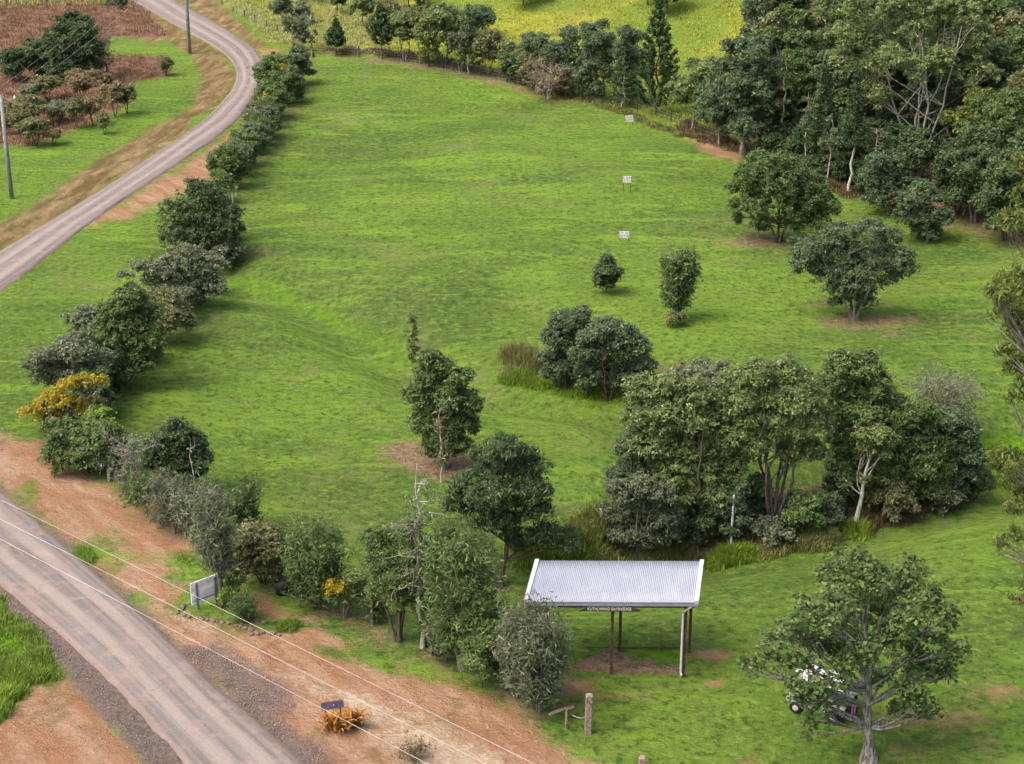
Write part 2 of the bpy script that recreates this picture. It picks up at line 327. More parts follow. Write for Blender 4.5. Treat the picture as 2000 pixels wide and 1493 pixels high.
def build_ground():
    v = 44 * (2600 / 44) ** (np.linspace(0, 1, 760) ** 2.1)
    nv = np.concatenate([np.array([-40, 0, 20, 36]), np.interp(np.linspace(0, 1, 470), np.linspace(0, 1, 470), 46 * (250 / 46) ** np.linspace(0, 1, 470)), np.array([265, 290, 330, 400, 520, 750, 1200, 2500])])
    u = np.concatenate([-np.array([40, 12, 5, 3, 2, 1.5])[:], np.linspace(-1.22, 1.22, 470), np.array([1.5, 2, 3, 5, 12, 40])])
    U, V = np.meshgrid(u, nv); hw = .2778 * np.sqrt(np.maximum(V, 45) ** 2 * .87 + 600)
    X = U * hw; Y = V.copy(); Z = hgt(X, Y)
    m = np.zeros((8,) + X.shape, np.float32)
    for ch, pts, soft, k in MASKS:
        if k: m[ch] = np.maximum(m[ch], poly_mask(X, Y, GP(pts), soft * (2.0 if ch in (LITT, DIRT, LUSH_RELIEF, YEL) and soft > .3 else 1.3)) * k)
    for pts, soft, k in CLEAR:
        mm = poly_mask(X, Y, GP(pts), soft) * k
        for ch in (DIRT, VERGE, PALE): m[ch] *= (1 - mm)
    # rough verge relief along the cut banks
    r = np.clip(m[VERGE] + m[DIRT] * .7, 0, 1)
    Z = Z + r * (.07 * np.sin(X * 2.3 + 1.7 * np.sin(Y * 1.9)) * np.sin(Y * 2.7 + X) + .03 * np.sin(X * 6.1 + Y * 4.3))
    ny, nx = X.shape; idx = np.arange(ny * nx).reshape(ny, nx)
    F = np.stack([idx[:-1, :-1], idx[:-1, 1:], idx[1:, 1:], idx[1:, :-1]], -1).reshape(-1, 4)
    me = mesh_np(np.stack([X, Y, Z], -1).reshape(-1, 3), F, None, True)
    for nm, a in (("mask_a", m[:4]), ("mask_b", m[4:])):
        at = me.attributes.new(nm, 'FLOAT_COLOR', 'POINT')
        at.data.foreach_set("color", np.moveaxis(a, 0, -1).reshape(-1).astype(np.float32))
    return me
def ground_mat():
    t = NT('ground'); p = t.pos()
    big = t.noise(p, .055, 3, .6, dist=.6); med = t.noise(p, .38, 4, .62); fin = t.noise(p, 2.6, 5, .7); tiny = t.noise(t.scale(p, (9, 9, 3)), 1.3, 4, .75)
    mot = t.noise(p, .95, 4, .7, dist=1.2)
    strk = t.noise(t.scale(p, (.12, .55, .3)), 1.0, 5, .62, dist=.9)
    a = t.ramp(t.math('ADD', t.math('ADD', t.math('MULTIPLY', big, .4), t.math('MULTIPLY', med, .25)), t.math('MULTIPLY', strk, .35)), .42, .60)
    c = t.mix(a, (.082, .142, .028), (.142, .248, .034))
    wide = t.noise(t.scale(p, (.035, .075, .05)), 1.0, 3, .55, dist=.8)
    c = t.mix(t.ramp(wide, .44, .60, 0, .55), c, (.168, .275, .036))
    c = t.mix(t.ramp(wide, .44, .34, 0, .5), c, (.092, .140, .040))
    c = t.mix(t.ramp(t.noise(p, .12, 4, .6, dist=1.5), .50, .66, 0, .45), c, (.125, .165, .050))
    c = t.mix(t.ramp(strk, .54, .64, 0, .55), c, (.20, .33, .038))
    c = t.mix(t.ramp(mot, .52, .66, 0, .62), c, (.088, .150, .024))
    f0 = t.noise(t.scale(p, (1.1, 1.9, 1)), 1.6, 5, .7, dist=.8)
    c = t.mix(t.ramp(f0, .52, .68, 0, .42), c, (.075, .120, .030)); c = t.mix(t.ramp(f0, .46, .34, 0, .6), c, (.185, .30, .045))
    c = t.mix(t.ramp(fin, .52, .63, 0, .75), c, (.048, .080, .022))
    c = t.mix(t.ramp(fin, .46, .36, 0, .6), c, (.22, .31, .075))
    c = t.mix(t.ramp(fin, .44, .30, 0, .45), c, (.18, .25, .05))
    c = t.mix(t.ramp(tiny, .58, .72, 0, .4), c, (.038, .058, .016))
    dry = t.ramp(t.math('ADD', t.math('MULTIPLY', t.noise(p, .16, 3), .6), t.math('MULTIPLY', t.noise(p, 1.7, 4, .7), .4)), .54, .66, 0, .55)
    c = t.mix(dry, c, (.20, .195, .085))
    at = t.n.new("ShaderNodeAttribute"); at.attribute_name = "mask_a"; bt = t.n.new("ShaderNodeAttribute"); bt.attribute_name = "mask_b"
    sa = t.n.new("ShaderNodeSeparateColor"); t.l.new(at.outputs[0], sa.inputs[0]); sb = t.n.new("ShaderNodeSeparateColor"); t.l.new(bt.outputs[0], sb.inputs[0])
    n1 = t.noise(p, .8, 5, .65, dist=.7); n2 = t.noise(p, 3.4, 5, .7); n3 = t.noise(p, 12, 3, .7)
    nn = t.math('ADD', t.math('MULTIPLY', n1, .6), t.math('MULTIPLY', n2, .4))
    def fac(m, k=1.3, lo=.30, hi=.70):
        return t.ramp(t.math('ADD', m, t.math('MULTIPLY', t.math('SUBTRACT', nn, .5), k)), lo, hi)
    # order: yellow, lush and relief tone, litter, verge, russet, dirt, pale, gravel
    yc = t.mix(t.ramp(t.noise(p, .10, 4, .6, dist=.8), .38, .62), (.155, .235, .032), (.33, .33, .045))
    yc = t.mix(t.ramp(t.noise(p, .028, 3, .6, dist=1), .47, .56, 0, .8), yc, (.12, .21, .03)); yc = t.mix(t.ramp(n2, .5, .68, 0, .6), yc, (.12, .14, .028)); yc = t.mix(t.ramp(t.noise(p, .07, 3), .58, .68, 0, .6), yc, (.21, .14, .06))
    yc = t.mix(t.ramp(n3, .5, .7, 0, .5), yc, (.42, .40, .12))
    c = t.mix(fac(sb.outputs[0], .7), c, yc)
    lc = t.mix(t.ramp(n2, .35, .65), (.08, .20, .008), (.19, .36, .015)); c = t.mix(fac(sb.outputs[1], .8), c, lc)
    li = t.mix(t.ramp(n2, .35, .65), (.10, .068, .040), (.29, .195, .125)); li = t.mix(t.ramp(n3, .45, .62, 0, .6), li, (.38, .29, .19))
    c = t.mix(fac(sb.outputs[2], 1.5), c, li)
    r2 = t.n.new("ShaderNodeMapping"); r2.vector_type = 'TEXTURE'; t.l.new(p, r2.inputs[0]); r2.inputs['Rotation'].default_value = (0, 0, math.radians(76)); r2.inputs['Scale'].default_value = (4, 1.0, 1)
    vr = t.noise(r2.outputs[0], 1.0, 5, .65, dist=.6)
    ve = t.mix(t.ramp(vr, .38, .62), (.15, .105, .045), (.29, .21, .11)); ve = t.mix(t.ramp(t.math('ADD', t.math('MULTIPLY', vr, .6), t.math('MULTIPLY', n1, .4)), .55, .64, 0, .8), ve, (.38, .28, .19)); ve = t.mix(t.ramp(n1, .50, .38, 0, .35), ve, (.13, .15, .035))
    ve = t.mix(t.ramp(n3, .5, .65, 0, .6), ve, (.10, .075, .03))
    c = t.mix(fac(sa.outputs[1], 1.0), c, ve)
    ru = t.mix(t.ramp(n2, .3, .7), (.14, .085, .055), (.27, .165, .105)); ru = t.mix(t.ramp(n1, .5, .7, 0, .5), ru, (.17, .13, .06)); c = t.mix(fac(sa.outputs[2], .9), c, ru)
    ro = t.n.new("ShaderNodeMapping"); ro.vector_type = 'TEXTURE'; t.l.new(p, ro.inputs[0]); ro.inputs['Rotation'].default_value = (0, 0, math.radians(-52)); ro.inputs['Scale'].default_value = (5, .9, 1)
    rut = t.noise(ro.outputs[0], 1.0, 5, .65, dist=.5)
    di = t.mix(t.ramp(rut, .40, .60), (.33, .175, .10), (.40, .26, .17)); di = t.mix(t.ramp(n2, .52, .66, 0, .55), di, (.26, .145, .085))
    di = t.mix(t.ramp(n3, .52, .68, 0, .4), di, (.47, .32, .215)); di = t.mix(t.ramp(t.noise(p, .45, 5, .65, dist=1), .53, .64, 0, .5), di, (.18, .135, .06)); di = t.mix(t.ramp(rut, .62, .72, 0, .6), di, (.56, .40, .29))
    c = t.mix(fac(sa.outputs[0], 1.2), c, di)
    pa = t.mix(t.ramp(n2, .4, .65), (.46, .345, .25), (.54, .43, .325)); pa = t.mix(t.ramp(n3, .56, .7, 0, .6), pa, (.30, .18, .11)); c = t.mix(fac(bt.outputs['Alpha'], 1.1), c, pa)
    vo = t.n.new("ShaderNodeTexVoronoi"); vo.inputs['Scale'].default_value = 9; t.l.new(p, vo.inputs['Vector'])
    vs = t.n.new("ShaderNodeSeparateColor"); t.l.new(vo.outputs['Color'], vs.inputs[0])
    gr = t.mix(vs.outputs[0], (.135, .108, .100), (.215, .175, .157)); gr = t.mix(t.ramp(n1, .45, .65, 0, .5), gr, (.24, .15, .11))
    c = t.mix(fac(at.outputs['Alpha'], 1.1), c, gr)
    t.col(c); t.b.inputs['Roughness'].default_value = .95; t.b.inputs['Specular IOR Level'].default_value = .05
    hh = t.math('ADD', t.math('MULTIPLY', fin, 1.0), t.math('MULTIPLY', tiny, .8)); hh = t.math('ADD', hh, t.math('MULTIPLY', f0, 1.6))
    t.bump(hh, 1.0, .26)
    return t.m
gm = build_ground(); gm.materials.append(ground_mat())
tag(obj('ground', gm), kind='structure', label='mown green paddock with orange dirt verges and a yellow grassed hillside beyond')

# ---------------------------------------------------------------- road
def resample(P, n):
    P = np.asarray(P, float); d = np.concatenate([[0], np.cumsum(np.linalg.norm(np.diff(P, axis=0), axis=1))]); d /= d[-1]
    return np.stack([np.interp(np.linspace(0, 1, n), d, P[:, k]) for k in range(P.shape[1])], 1)
def smooth(P, it=3):
    for _ in range(it): P = np.concatenate([P[:1], (P[:-2] + 2 * P[1:-1] + P[2:]) / 4, P[-1:]])
    return P
UL, UR = GP(ROAD_L), GP(ROAD_R); LL, LR = resample(GP(LOW_L), 9), resample(GP(LOW_R), 9)
def mid_pts(c, d, w): n = np.array([-d[1], d[0]]) / np.hypot(*d); return c + n * w, c - n * w
bend = [((-35.6, 103), (-.1, -1), 2.3), ((-34.8, 94), (.25, -1), 2.2), ((-31, 85.5), (.5, -1), 2.1)]
A = list(resample(UL, 40)); C_ = list(resample(UR, 40))
for c, d, w in bend:
    a, b = mid_pts(np.array(c), np.array(d), w); C_.append(a); A.append(b)
# going south the right-hand pixel edge (field side) is C_, the outer one A
A += list(LL); C_ += list(LR)
dl = (LL[-1] - LL[-2]); dl = dl / np.hypot(*dl)
for k in (6, 14, 30): A.append(LL[-1] + dl * k); C_.append(LR[-1] + dl * k)
A = np.array([A[0] + (A[0] - A[3])* 9] + A); C_ = np.array([C_[0] + (C_[0] - C_[3]) * 9] + C_)
n_r = 420
mid = (A + C_) / 2; dd = np.concatenate([[0], np.cumsum(np.linalg.norm(np.diff(mid, axis=0), axis=1))]); tt = np.linspace(0, dd[-1], n_r)
A2 = smooth(np.stack([np.interp(tt, dd, A[:, k]) for k in (0, 1)], 1), 14); C2 = smooth(np.stack([np.interp(tt, dd, C_[:, k]) for k in (0, 1)], 1), 14)
nc = 17; w = np.linspace(0, 1, nc)
RP = A2[:, None] * (1 - w[None, :, None]) + C2[:, None] * w[None, :, None]
for e, s_ in ((0, -1), (nc - 1, 1)):
    j = .07 * np.sin(tt * .9 + s_) + .05 * np.sin(tt * 2.3 + 1 + .8 * np.sin(tt * .37)) + RNG.normal(0, .05, n_r)
    dirn = (C2 - A2) / np.linalg.norm(C2 - A2, axis=1)[:, None] * s_; RP[:, e] += dirn * j[:, None]
rz = hgt(RP[..., 0], RP[..., 1]) + .10 + .06 * (1 - (2 * w[None] - 1) ** 2); rz[:, 0] -= .22; rz[:, -1] -= .22
idx = np.arange(n_r * nc).reshape(n_r, nc)
rm = mesh_np(np.concatenate([RP, rz[..., None]], -1).reshape(-1, 3), np.stack([idx[:-1, :-1], idx[1:, :-1], idx[1:, 1:], idx[:-1, 1:]], -1).reshape(-1, 4), None, True)
uvv = np.stack([np.broadcast_to(w[None] * 4.6, (n_r, nc)), np.broadcast_to(tt[:, None], (n_r, nc)), np.zeros((n_r, nc))], -1)
ra = rm.attributes.new("track", 'FLOAT_VECTOR', 'POINT'); ra.data.foreach_set("vector", uvv.reshape(-1).astype(np.float32))
t = NT('road_gravel'); at = t.n.new("ShaderNodeAttribute"); at.attribute_name = "track"; tv = at.outputs['Vector']; p = t.pos()
long_ = t.noise(t.scale(tv, (2.6, .05, 1)), 1.0, 4, .6, dist=.25); lng2 = t.noise(t.scale(tv, (9, .12, 1)), 1.0, 3, .7, dist=.2)
sx = t.n.new("ShaderNodeSeparateXYZ"); t.l.new(tv, sx.inputs[0])
wob = t.math('MULTIPLY_ADD', t.noise(t.scale(tv, (.0, .06, 0)), 1, 2), 1.1, -.55)
xx = t.math('ADD', sx.outputs[0], wob)
track = t.math('POWER', t.math('ABSOLUTE', t.math('COSINE', t.math('MULTIPLY', xx, 2.05))), 3.0)
f1 = t.noise(p, 1.3, 4, .6); f2 = t.noise(p, 9, 4, .75)
c = t.mix(t.ramp(long_, .35, .65), (.110, .094, .092), (.158, .138, .134))
c = t.mix(t.math('MULTIPLY', t.ramp(t.math('ADD', t.math('MULTIPLY', track, .6), t.math('MULTIPLY', lng2, .7)), .45, .85), .75), c, (.225, .195, .176))
f3 = t.noise(p, .45, 5, .65, dist=1); c = t.mix(t.ramp(f3, .5, .62, 0, .5), c, (.17, .135, .13)); c = t.mix(t.ramp(f1, .5, .68, 0, .35), c, (.28, .20, .165)); c = t.mix(t.ramp(f2, .55, .7, 0, .5), c, (.14, .10, .095)); c = t.mix(t.ramp(f2, .45, .3, 0, .3), c, (.38, .32, .29))
edge = t.math('ABSOLUTE', t.math('SUBTRACT', sx.outputs[0], 2.3))
c = t.mix(t.ramp(t.math('ADD', edge, t.math('MULTIPLY', f1, .8)), 2.15, 2.6, 0, .9), c, (.15, .11, .10))
t.col(c); t.bump(t.math('ADD', f2, t.math('MULTIPLY', lng2, .8)), .5, .05); t.b.inputs['Roughness'].default_value = .95; t.b.inputs['Specular IOR Level'].default_value = .05
rm.materials.append(t.m); tag(obj('gravel_road', rm), kind='structure', label='pink grey gravel road curving round the paddock')

# ---------------------------------------------------------------- foliage generators
def unit(v): return v / (np.linalg.norm(v, axis=-1, keepdims=True) + 1e-9)
def leaves(C, O, ln, wd, rng, droop=0.0, flat_=.6, tri=True):
    """C centres, O outward dirs; kite leaves"""
    n = len(C)
    nrm = unit(O * .6 + np.array([0, 0, flat_]) + rng.normal(0, .55, (n, 3)))
    ax = unit(np.cross(nrm, rng.normal(0, 1, (n, 3)))); ax[:, 2] -= droop; ax = unit(ax); sd_ = unit(np.cross(ax, nrm))
    q_ = rng.uniform(.55, 1.5, (n, 1)); l = ln * q_; w_ = wd * q_ * rng.uniform(.8, 1.2, (n, 1))
    if tri:
        V = np.stack([C - ax * l * .5 - sd_ * w_ * .55, C - ax * l * .3 + sd_ * w_ * .6, C + ax * l * .6], 1).reshape(-1, 3); return V, np.arange(3 * n).reshape(n, 3)
    V = np.stack([C - ax * l * .5, C + sd_ * w_ * .5 - ax * l * .05, C + ax * l * .5, C - sd_ * w_ * .5 - ax * l * .05], 1).reshape(-1, 3)
    return V, np.arange(4 * n).reshape(n, 4)
def tubes(P, R, S=5):
    """P (T,K,3), R (T,K)"""
    P = np.asarray(P, float); T, K, _ = P.shape
    t_ = np.gradient(P, axis=1); t_ = unit(t_); ref = np.where(np.abs(t_[..., 2:3]) < .9, np.array([0, 0, 1.]), np.array([1., 0, 0]))
    u = unit(np.cross(t_, ref)); v = np.cross(t_, u); a = np.linspace(0, 2 * np.pi, S, endpoint=False)
    V = P[:, :, None] + (u[:, :, None] * np.cos(a)[None, None, :, None] + v[:, :, None] * np.sin(a)[None, None, :, None]) * np.asarray(R)[:, :, None, None]
    idx = np.arange(T * K * S).reshape(T, K, S); n = np.roll(idx, -1, 2)
    F = np.stack([idx[:, :-1], n[:, :-1], n[:, 1:], idx[:, 1:]], -1).reshape(-1, 4)
    return V.reshape(-1, 3), F
class Parts:
    def __init__(s): s.V = []; s.F = []; s.n = 0
    def add(s, VF):
        V, F = VF
        if len(V): s.V.append(V); s.F.append(F + s.n); s.n += len(V)
    def mesh(s, mat, sm=False): return mesh_np(np.concatenate(s.V), np.concatenate(s.F), mat, sm) if s.V else None
def curve(a, b, K, rng, bow=.15, up=0.0):
    a = np.asarray(a, float); b = np.asarray(b, float); L_ = np.linalg.norm(b - a)
    t_ = np.linspace(0, 1, K)[:, None]; off = rng.normal(0, bow * L_, 3); off[2] = off[2] * .5 + up * L_
    P = a + (b - a) * t_ + off * (t_ * (1 - t_)) * 2
    P[1:-1] += rng.normal(0, .012 * L_, (K - 2, 3)); return P
def lobe_set(W_, z0, z1, rng, n, shape='round'):
    """lobes (cx,cy,cz,rx,ry,rz)"""
    out = []; H_ = z1 - z0; zc = (z0 + z1) / 2
    for k in range(n):
        u = (k + .5) / n; zf = 1 - 1.75 * u if shape != 'column' else 1 - 1.95 * u
        zf = max(-1, zf + rng.normal(0, .08)); a = k * 2.39996 + rng.normal(0, .35)
        rr = math.sqrt(max(0, 1 - zf * zf))
        if shape == 'cone': rr = (1 - zf) / 2 * 1.1
        if shape == 'vase': rr = min(1, .35 + .65 * (zf + 1) / 1.6) if zf < .6 else rr
        q = rng.uniform(.5, .82); lr = rng.uniform(.26, .40) * (1 if n < 14 else .82)
        cx, cy = math.cos(a) * rr * q * W_ / 2, math.sin(a) * rr * q * W_ / 2
        rx = lr * W_ * .5 * rng.uniform(.9, 1.35); rz_ = min(rx * rng.uniform(.6, .95), H_ * .3)
        cz = zc + zf * (H_ / 2 - rz_ * .8)
        out.append((cx, cy, cz, rx, rx * rng.uniform(.85, 1.15), rz_))
    out.append((0, 0, zc, W_ * .28, W_ * .28, H_ * .32))
    return np.array(out)
def crown_mesh(lobes, N, nl, ln, wd, rng, mat, tuft=.32, droop=0., flat_=.6, inner=.35):
    big_ = ln < .19 and wd > .12; nl = int(nl * (1.6 if big_ else 2.2)); tuft = tuft * (.8 if big_ else .60)
    if not big_: N = N * 1.95; ln = ln * .68; wd = wd * .74
    n0 = len(lobes); sub = []
    for i_, q in enumerate(lobes):
        for _ in range(2):
            d_ = unit(rng.normal(0, 1, 3) + unit(q[:3] - lobes[:, :3].mean(0)) * .9 + [0, 0, .3]); f_ = rng.uniform(.32, .5)
            sub.append(np.concatenate([q[:3] + d_ * q[3:6] * rng.uniform(.75, 1.02), q[3:6] * f_]))
    par = np.concatenate([np.arange(n0), np.repeat(np.arange(n0), 2)]); lobes = np.concatenate([lobes, np.array(sub)])
    A_ = lobes[:, 3] * lobes[:, 5] + lobes[:, 3] ** 2; pr = A_ / A_.sum(); nt_ = max(6, int(N / nl))
    li = rng.choice(len(lobes), nt_, p=pr); Lb = lobes[li]
    d = unit(rng.normal(0, 1, (nt_, 3))); d[:, 2] = np.where((d[:, 2] < -.3) & (rng.random(nt_) < .6), -d[:, 2], d[:, 2])
    r = inner + (1.04 - inner) * rng.random((nt_, 1)) ** .45
    out_ = rng.random((nt_, 1)) < .10; r = np.where(out_, rng.uniform(1.05, 1.30, (nt_, 1)), r)
    tc = Lb[:, :3] + d * r * Lb[:, 3:6]
    C = np.repeat(tc, nl, 0) + rng.normal(0, 1, (nt_ * nl, 3)) * tuft * np.array([.55, .55, .38]); O = np.repeat(d, nl, 0)
    return leaves(C, O, ln, wd, rng, droop, flat_, not big_), tc, par[li]
def put_tree(name, me_t, me_c, loc, label, cat, group=None, extra=None):
    e = empty(name, loc, 0, label, cat, group)
    if me_t: obj('trunk', me_t, e)
    if me_c: obj('crown', me_c, e)
    if extra:
        for n_, m_ in extra: obj(n_, m_, e)
    return e
PROTO = {}
def broad(bx, by, x0, x1, top, cb, leaf, bk, N, label, cat='tree', name=None, shape='round', nlobe=11, stems=1, ln=.24, wd=.11, nl=9,
          tuft=.32, droop=0, lob=None, tr=None, twig=6, group=None, blossom=None, flat_=.6, inner=.35, lean=0, zoff=0, yd=None, twig_r=.018):
    """a broad-leaved tree; pixel outline gives base, width, top and crown bottom"""
    rng = np.random.default_rng(int(bx * 7 + by * 13 + top)); P = G(bx, by); s = sca(P)
    H_ = zat(P, top) - P.z; z0 = max(.15, zat(P, cb) - P.z); W_ = (x1 - x0) / s; cx = ((x0 + x1) / 2 - bx) / s
    lb = None
    if lob:
        rows = []
        for q in lob:
            px, py, rp = q[:3]; yo = q[3] if len(q) > 3 else rng.uniform(-.5, .5) * min(W_ * .25, 2)
            z_ = (zat(Vector((P.x, P.y + yo, P.z)), py) - P.z); zc_ = (P.y + yo) * ct + (CH - P.z - z_) * st; k_ = rp * zc_ / FPX; rows.append(((px - 1000) / FPX * zc_ - P.x, yo, max(z_, .2), k_, k_, k_ * (q[4] if len(q) > 4 else .75)))
        lb = np.array(rows)
    else:
        lb = lobe_set(W_, z0, H_, rng, nlobe, shape); lb[:, 0] += cx
    (Vc, Fc), tc, li = crown_mesh(lb, N, nl, ln, wd, rng, None, tuft, droop, flat_, inner)
    me_c = mesh_np(Vc, Fc, L[leaf])
    tr = tr or max(.05, H_ * .021); pt = Parts(); K = 7; cen = np.average(lb[:, :3], axis=0, weights=lb[:, 3] ** 2)
    starts = []
    for k in range(stems):
        a = k * 2 * math.pi / stems + rng.uniform(0, 1); sp = .0 if stems == 1 else .28
        tip = cen + np.array([math.cos(a) * W_ * sp, math.sin(a) * W_ * sp, (H_ - cen[2]) * .35])
        C = curve((math.cos(a) * tr * .6 * (stems > 1), math.sin(a) * tr * .6 * (stems > 1), -.15), tip, 9, rng, .05 if stems > 1 else .012); C[1:3, :2] = C[0, :2] + (C[3, :2] - C[0, :2]) * np.array([[.25], [.6]])
        r0 = tr * (1 if stems == 1 else .7); R = r0 * (1 - .8 * np.linspace(0, 1, 9)); R[0] *= 1.9
        pt.add(tubes(C[None], R[None], 7)); starts.append((C, R))
    P5, R5 = [], []
    for i, q in enumerate(lb):
        C, R = starts[i % len(starts)]; zt = q[2] * rng.uniform(.35, .7); j = int(np.clip(np.searchsorted(C[:, 2], zt), 1, 7))
        P5.append(curve(C[j], q[:3], 5, rng, .12, -.06)); r = min(R[j] * .7, tr * .36) * rng.uniform(.7, 1); R5.append(r * np.array([1, .8, .62, .45, .3]))
    pt.add(tubes(np.array(P5), np.array(R5), 4))
    P3, R3 = [], []
    for i, q in enumerate(lb):
        ids = np.where(li == i)[0]
        if len(ids) == 0: continue
        for j in rng.choice(ids, min(twig, len(ids)), replace=False):
            P3.append(curve(P5[i][rng.integers(2, 5)], tc[j], 4, rng, .12)); R3.append(np.array([1, .75, .5, .3]) * max(twig_r, tr * .12))
    if P3: pt.add(tubes(np.array(P3), np.array(R3), 3))
    ex = []
    if blossom:
        rows = [((px - bx) / s, rng.uniform(-.3, .3) - .4, zat(P, py) - P.z, rp / s, rp / s, rp / s * .55) for px, py, rp in blossom]
        (Vb, Fb), _, _ = crown_mesh(np.array(rows), int(60 * len(rows) + sum(b[2] for b in blossom) * 7), 6, .16, .12, rng, None, .26, 0, .6, .3); ex.append(('blossom', mesh_np(Vb, Fb, L['yellow'])))
    nm = name or ('shrub' if cat in ('shrub', 'bush') else 'tree')
    return put_tree(nm, pt.mesh(B[bk], True), me_c, P, label, cat, group, ex)
def feather(bx, by, x0, x1, top, cb, leaf, bk, N, label, cat='tree', name='she_oak', stems=3, ln=.34, wd=.03, group=None, nb=60, droop=.5, tr=None):
    """upright shrub or she-oak with many rising thin branches and fine foliage along them"""
    rng = np.random.default_rng(int(bx * 5 + by * 3 + top)); P = G(bx, by); s = sca(P)
    H_ = zat(P, top) - P.z; z0 = max(.1, zat(P, cb) - P.z); W_ = (x1 - x0) / s; cx = ((x0 + x1) / 2 - bx) / s
    pt = Parts(); tr = tr or max(.04, H_ * .016); cs = []
    for k in range(stems):
        a = k * 2 * math.pi / stems + rng.uniform(0, 1); sp = W_ * (.0 if stems == 1 else .24)
        C = curve((math.cos(a) * .1 * (stems > 1), math.sin(a) * .1 * (stems > 1), -.15), (cx + math.cos(a) * sp, math.sin(a) * sp, H_ * rng.uniform(.82, .97)), 9, rng, .05)
        R = tr * (1 - .85 * np.linspace(0, 1, 9)); pt.add(tubes(C[None], R[None], 6)); cs.append(C)
    P5, R5, LC, LO = [], [], [], []
    for k in range(nb):
        C = cs[k % stems]; f = rng.uniform(.12, .97); q = C[0] * 0 + np.array([np.interp(f, np.linspace(0, 1, 9), C[:, i]) for i in range(3)])
        if q[2] < z0 * .6: q[2] = z0 * rng.uniform(.6, 1.1)
        a = rng.uniform(0, 2 * math.pi); zf = (q[2] - z0) / max(H_ - z0, .1)
        rad = W_ / 2 * (.55 + .5 * math.sin(min(1, max(0, zf) * .9 + .15) * math.pi)) * rng.uniform(.6, 1.05)
        e = np.array([cx * .6 + math.cos(a) * rad, math.sin(a) * rad, min(H_, q[2] + rad * rng.uniform(.3, .9))])
        c_ = curve(q, e, 5, rng, .1, -.05); P5.append(c_); R5.append(np.array([1, .8, .6, .4, .25]) * max(.016, tr * .3))
        m = int(N * 1.5 / nb); tpar = rng.uniform(.3, 1.08, m); pp = np.stack([np.interp(tpar, np.linspace(0, 1, 5), c_[:, i]) for i in range(3)], 1)
        LC.append(pp + rng.normal(0, .15 + .022 * W_, (m, 3))); LO.append(np.tile(unit(e - q), (m, 1)))
    pt.add(tubes(np.array(P5), np.array(R5), 4))
    V, F = leaves(np.concatenate(LC), np.concatenate(LO), ln, wd, rng, droop, .3)
    return put_tree(name, pt.mesh(B[bk], True), mesh_np(V, F, L[leaf]), P, label, cat, group)
def hoop(bx, by, x0, x1, top, leaf, bk, label, whorls=9, nb=6, dens=70, up=.55, bare=.25, start=.12, group=None, ln=.26, wd=.09, sausage=.17, blen=1.0, tr=None, cut=None):
    rng = np.random.default_rng(int(bx * 3 + by + top)); P = G(bx, by); s = sca(P); H_ = zat(P, top) - P.z; W_ = (x1 - x0) / s
    pt = Parts(); tr = tr or max(.06, H_ * .013)
    C = curve((0, 0, -.15), ((x0 + x1) / 2 / s - bx / s, 0, H_), 12, rng, .008); C[1:-1] += rng.normal(0, .01, (10, 3))
    R = tr * (1 - .88 * np.linspace(0, 1, 12)); pt.add(tubes(C[None], R[None], 7))
    P5, R5, LC, LO = [], [], [], []
    for w_ in range(whorls):
        f = start + (1 - start) * (w_ / (whorls - .4)) ** .95; z = f * H_
        prof = (1 - f) ** .75 if blen == 1 else blen * (.75 + .25 * math.sin(w_ * 2.1)) * (1 if f < .9 else .5)
        Lr = W_ / 2 * max(.12, min(1, prof * 1.15)); a0 = rng.uniform(0, 2)
        for k in range(nb):
            a = a0 + k * 2 * math.pi / nb + rng.normal(0, .15); l = Lr * rng.uniform(.8, 1.1); q = np.array([C[0, 0] + (C[-1, 0]) * f, 0, z])
            tt_ = np.linspace(0, 1, 6); c_ = q + np.stack([math.cos(a) * l * tt_, math.sin(a) * l * tt_, up * l * (tt_ ** 1.8) - .05 * l * tt_], 1)
            P5.append(c_); R5.append(np.array([1, .85, .7, .55, .4, .25]) * max(.022, tr * .28))
            m = int(dens * .62 * (.3 + l)); tp = rng.uniform(bare, 1.05, m); pp = np.stack([np.interp(tp, tt_, c_[:, i]) for i in range(3)], 1)
            sg = sausage * (1.15 - .5 * np.abs(tp - .75))[:, None] * (.6 + .4 * min(1, l))
            LC.append(pp + rng.normal(0, 1, (m, 3)) * sg * .55); LO.append(np.tile(unit(c_[-1] - c_[2] + np.array([0, 0, .01])), (m, 1)))
    m = 90; LC.append(np.array([C[-1, 0], 0, H_]) + rng.normal(0, 1, (m, 3)) * np.array([.14, .14, .3])); LO.append(np.tile([0, 0, 1.], (m, 1)))
    pt.add(tubes(np.array(P5), np.array(R5), 4)); V, F = leaves(np.concatenate(LC), np.concatenate(LO), ln, wd, rng, -.3, .3)
    return put_tree('pine_tree', pt.mesh(B[bk], True), mesh_np(V, F, L[leaf]), P, label, 'pine tree', group)
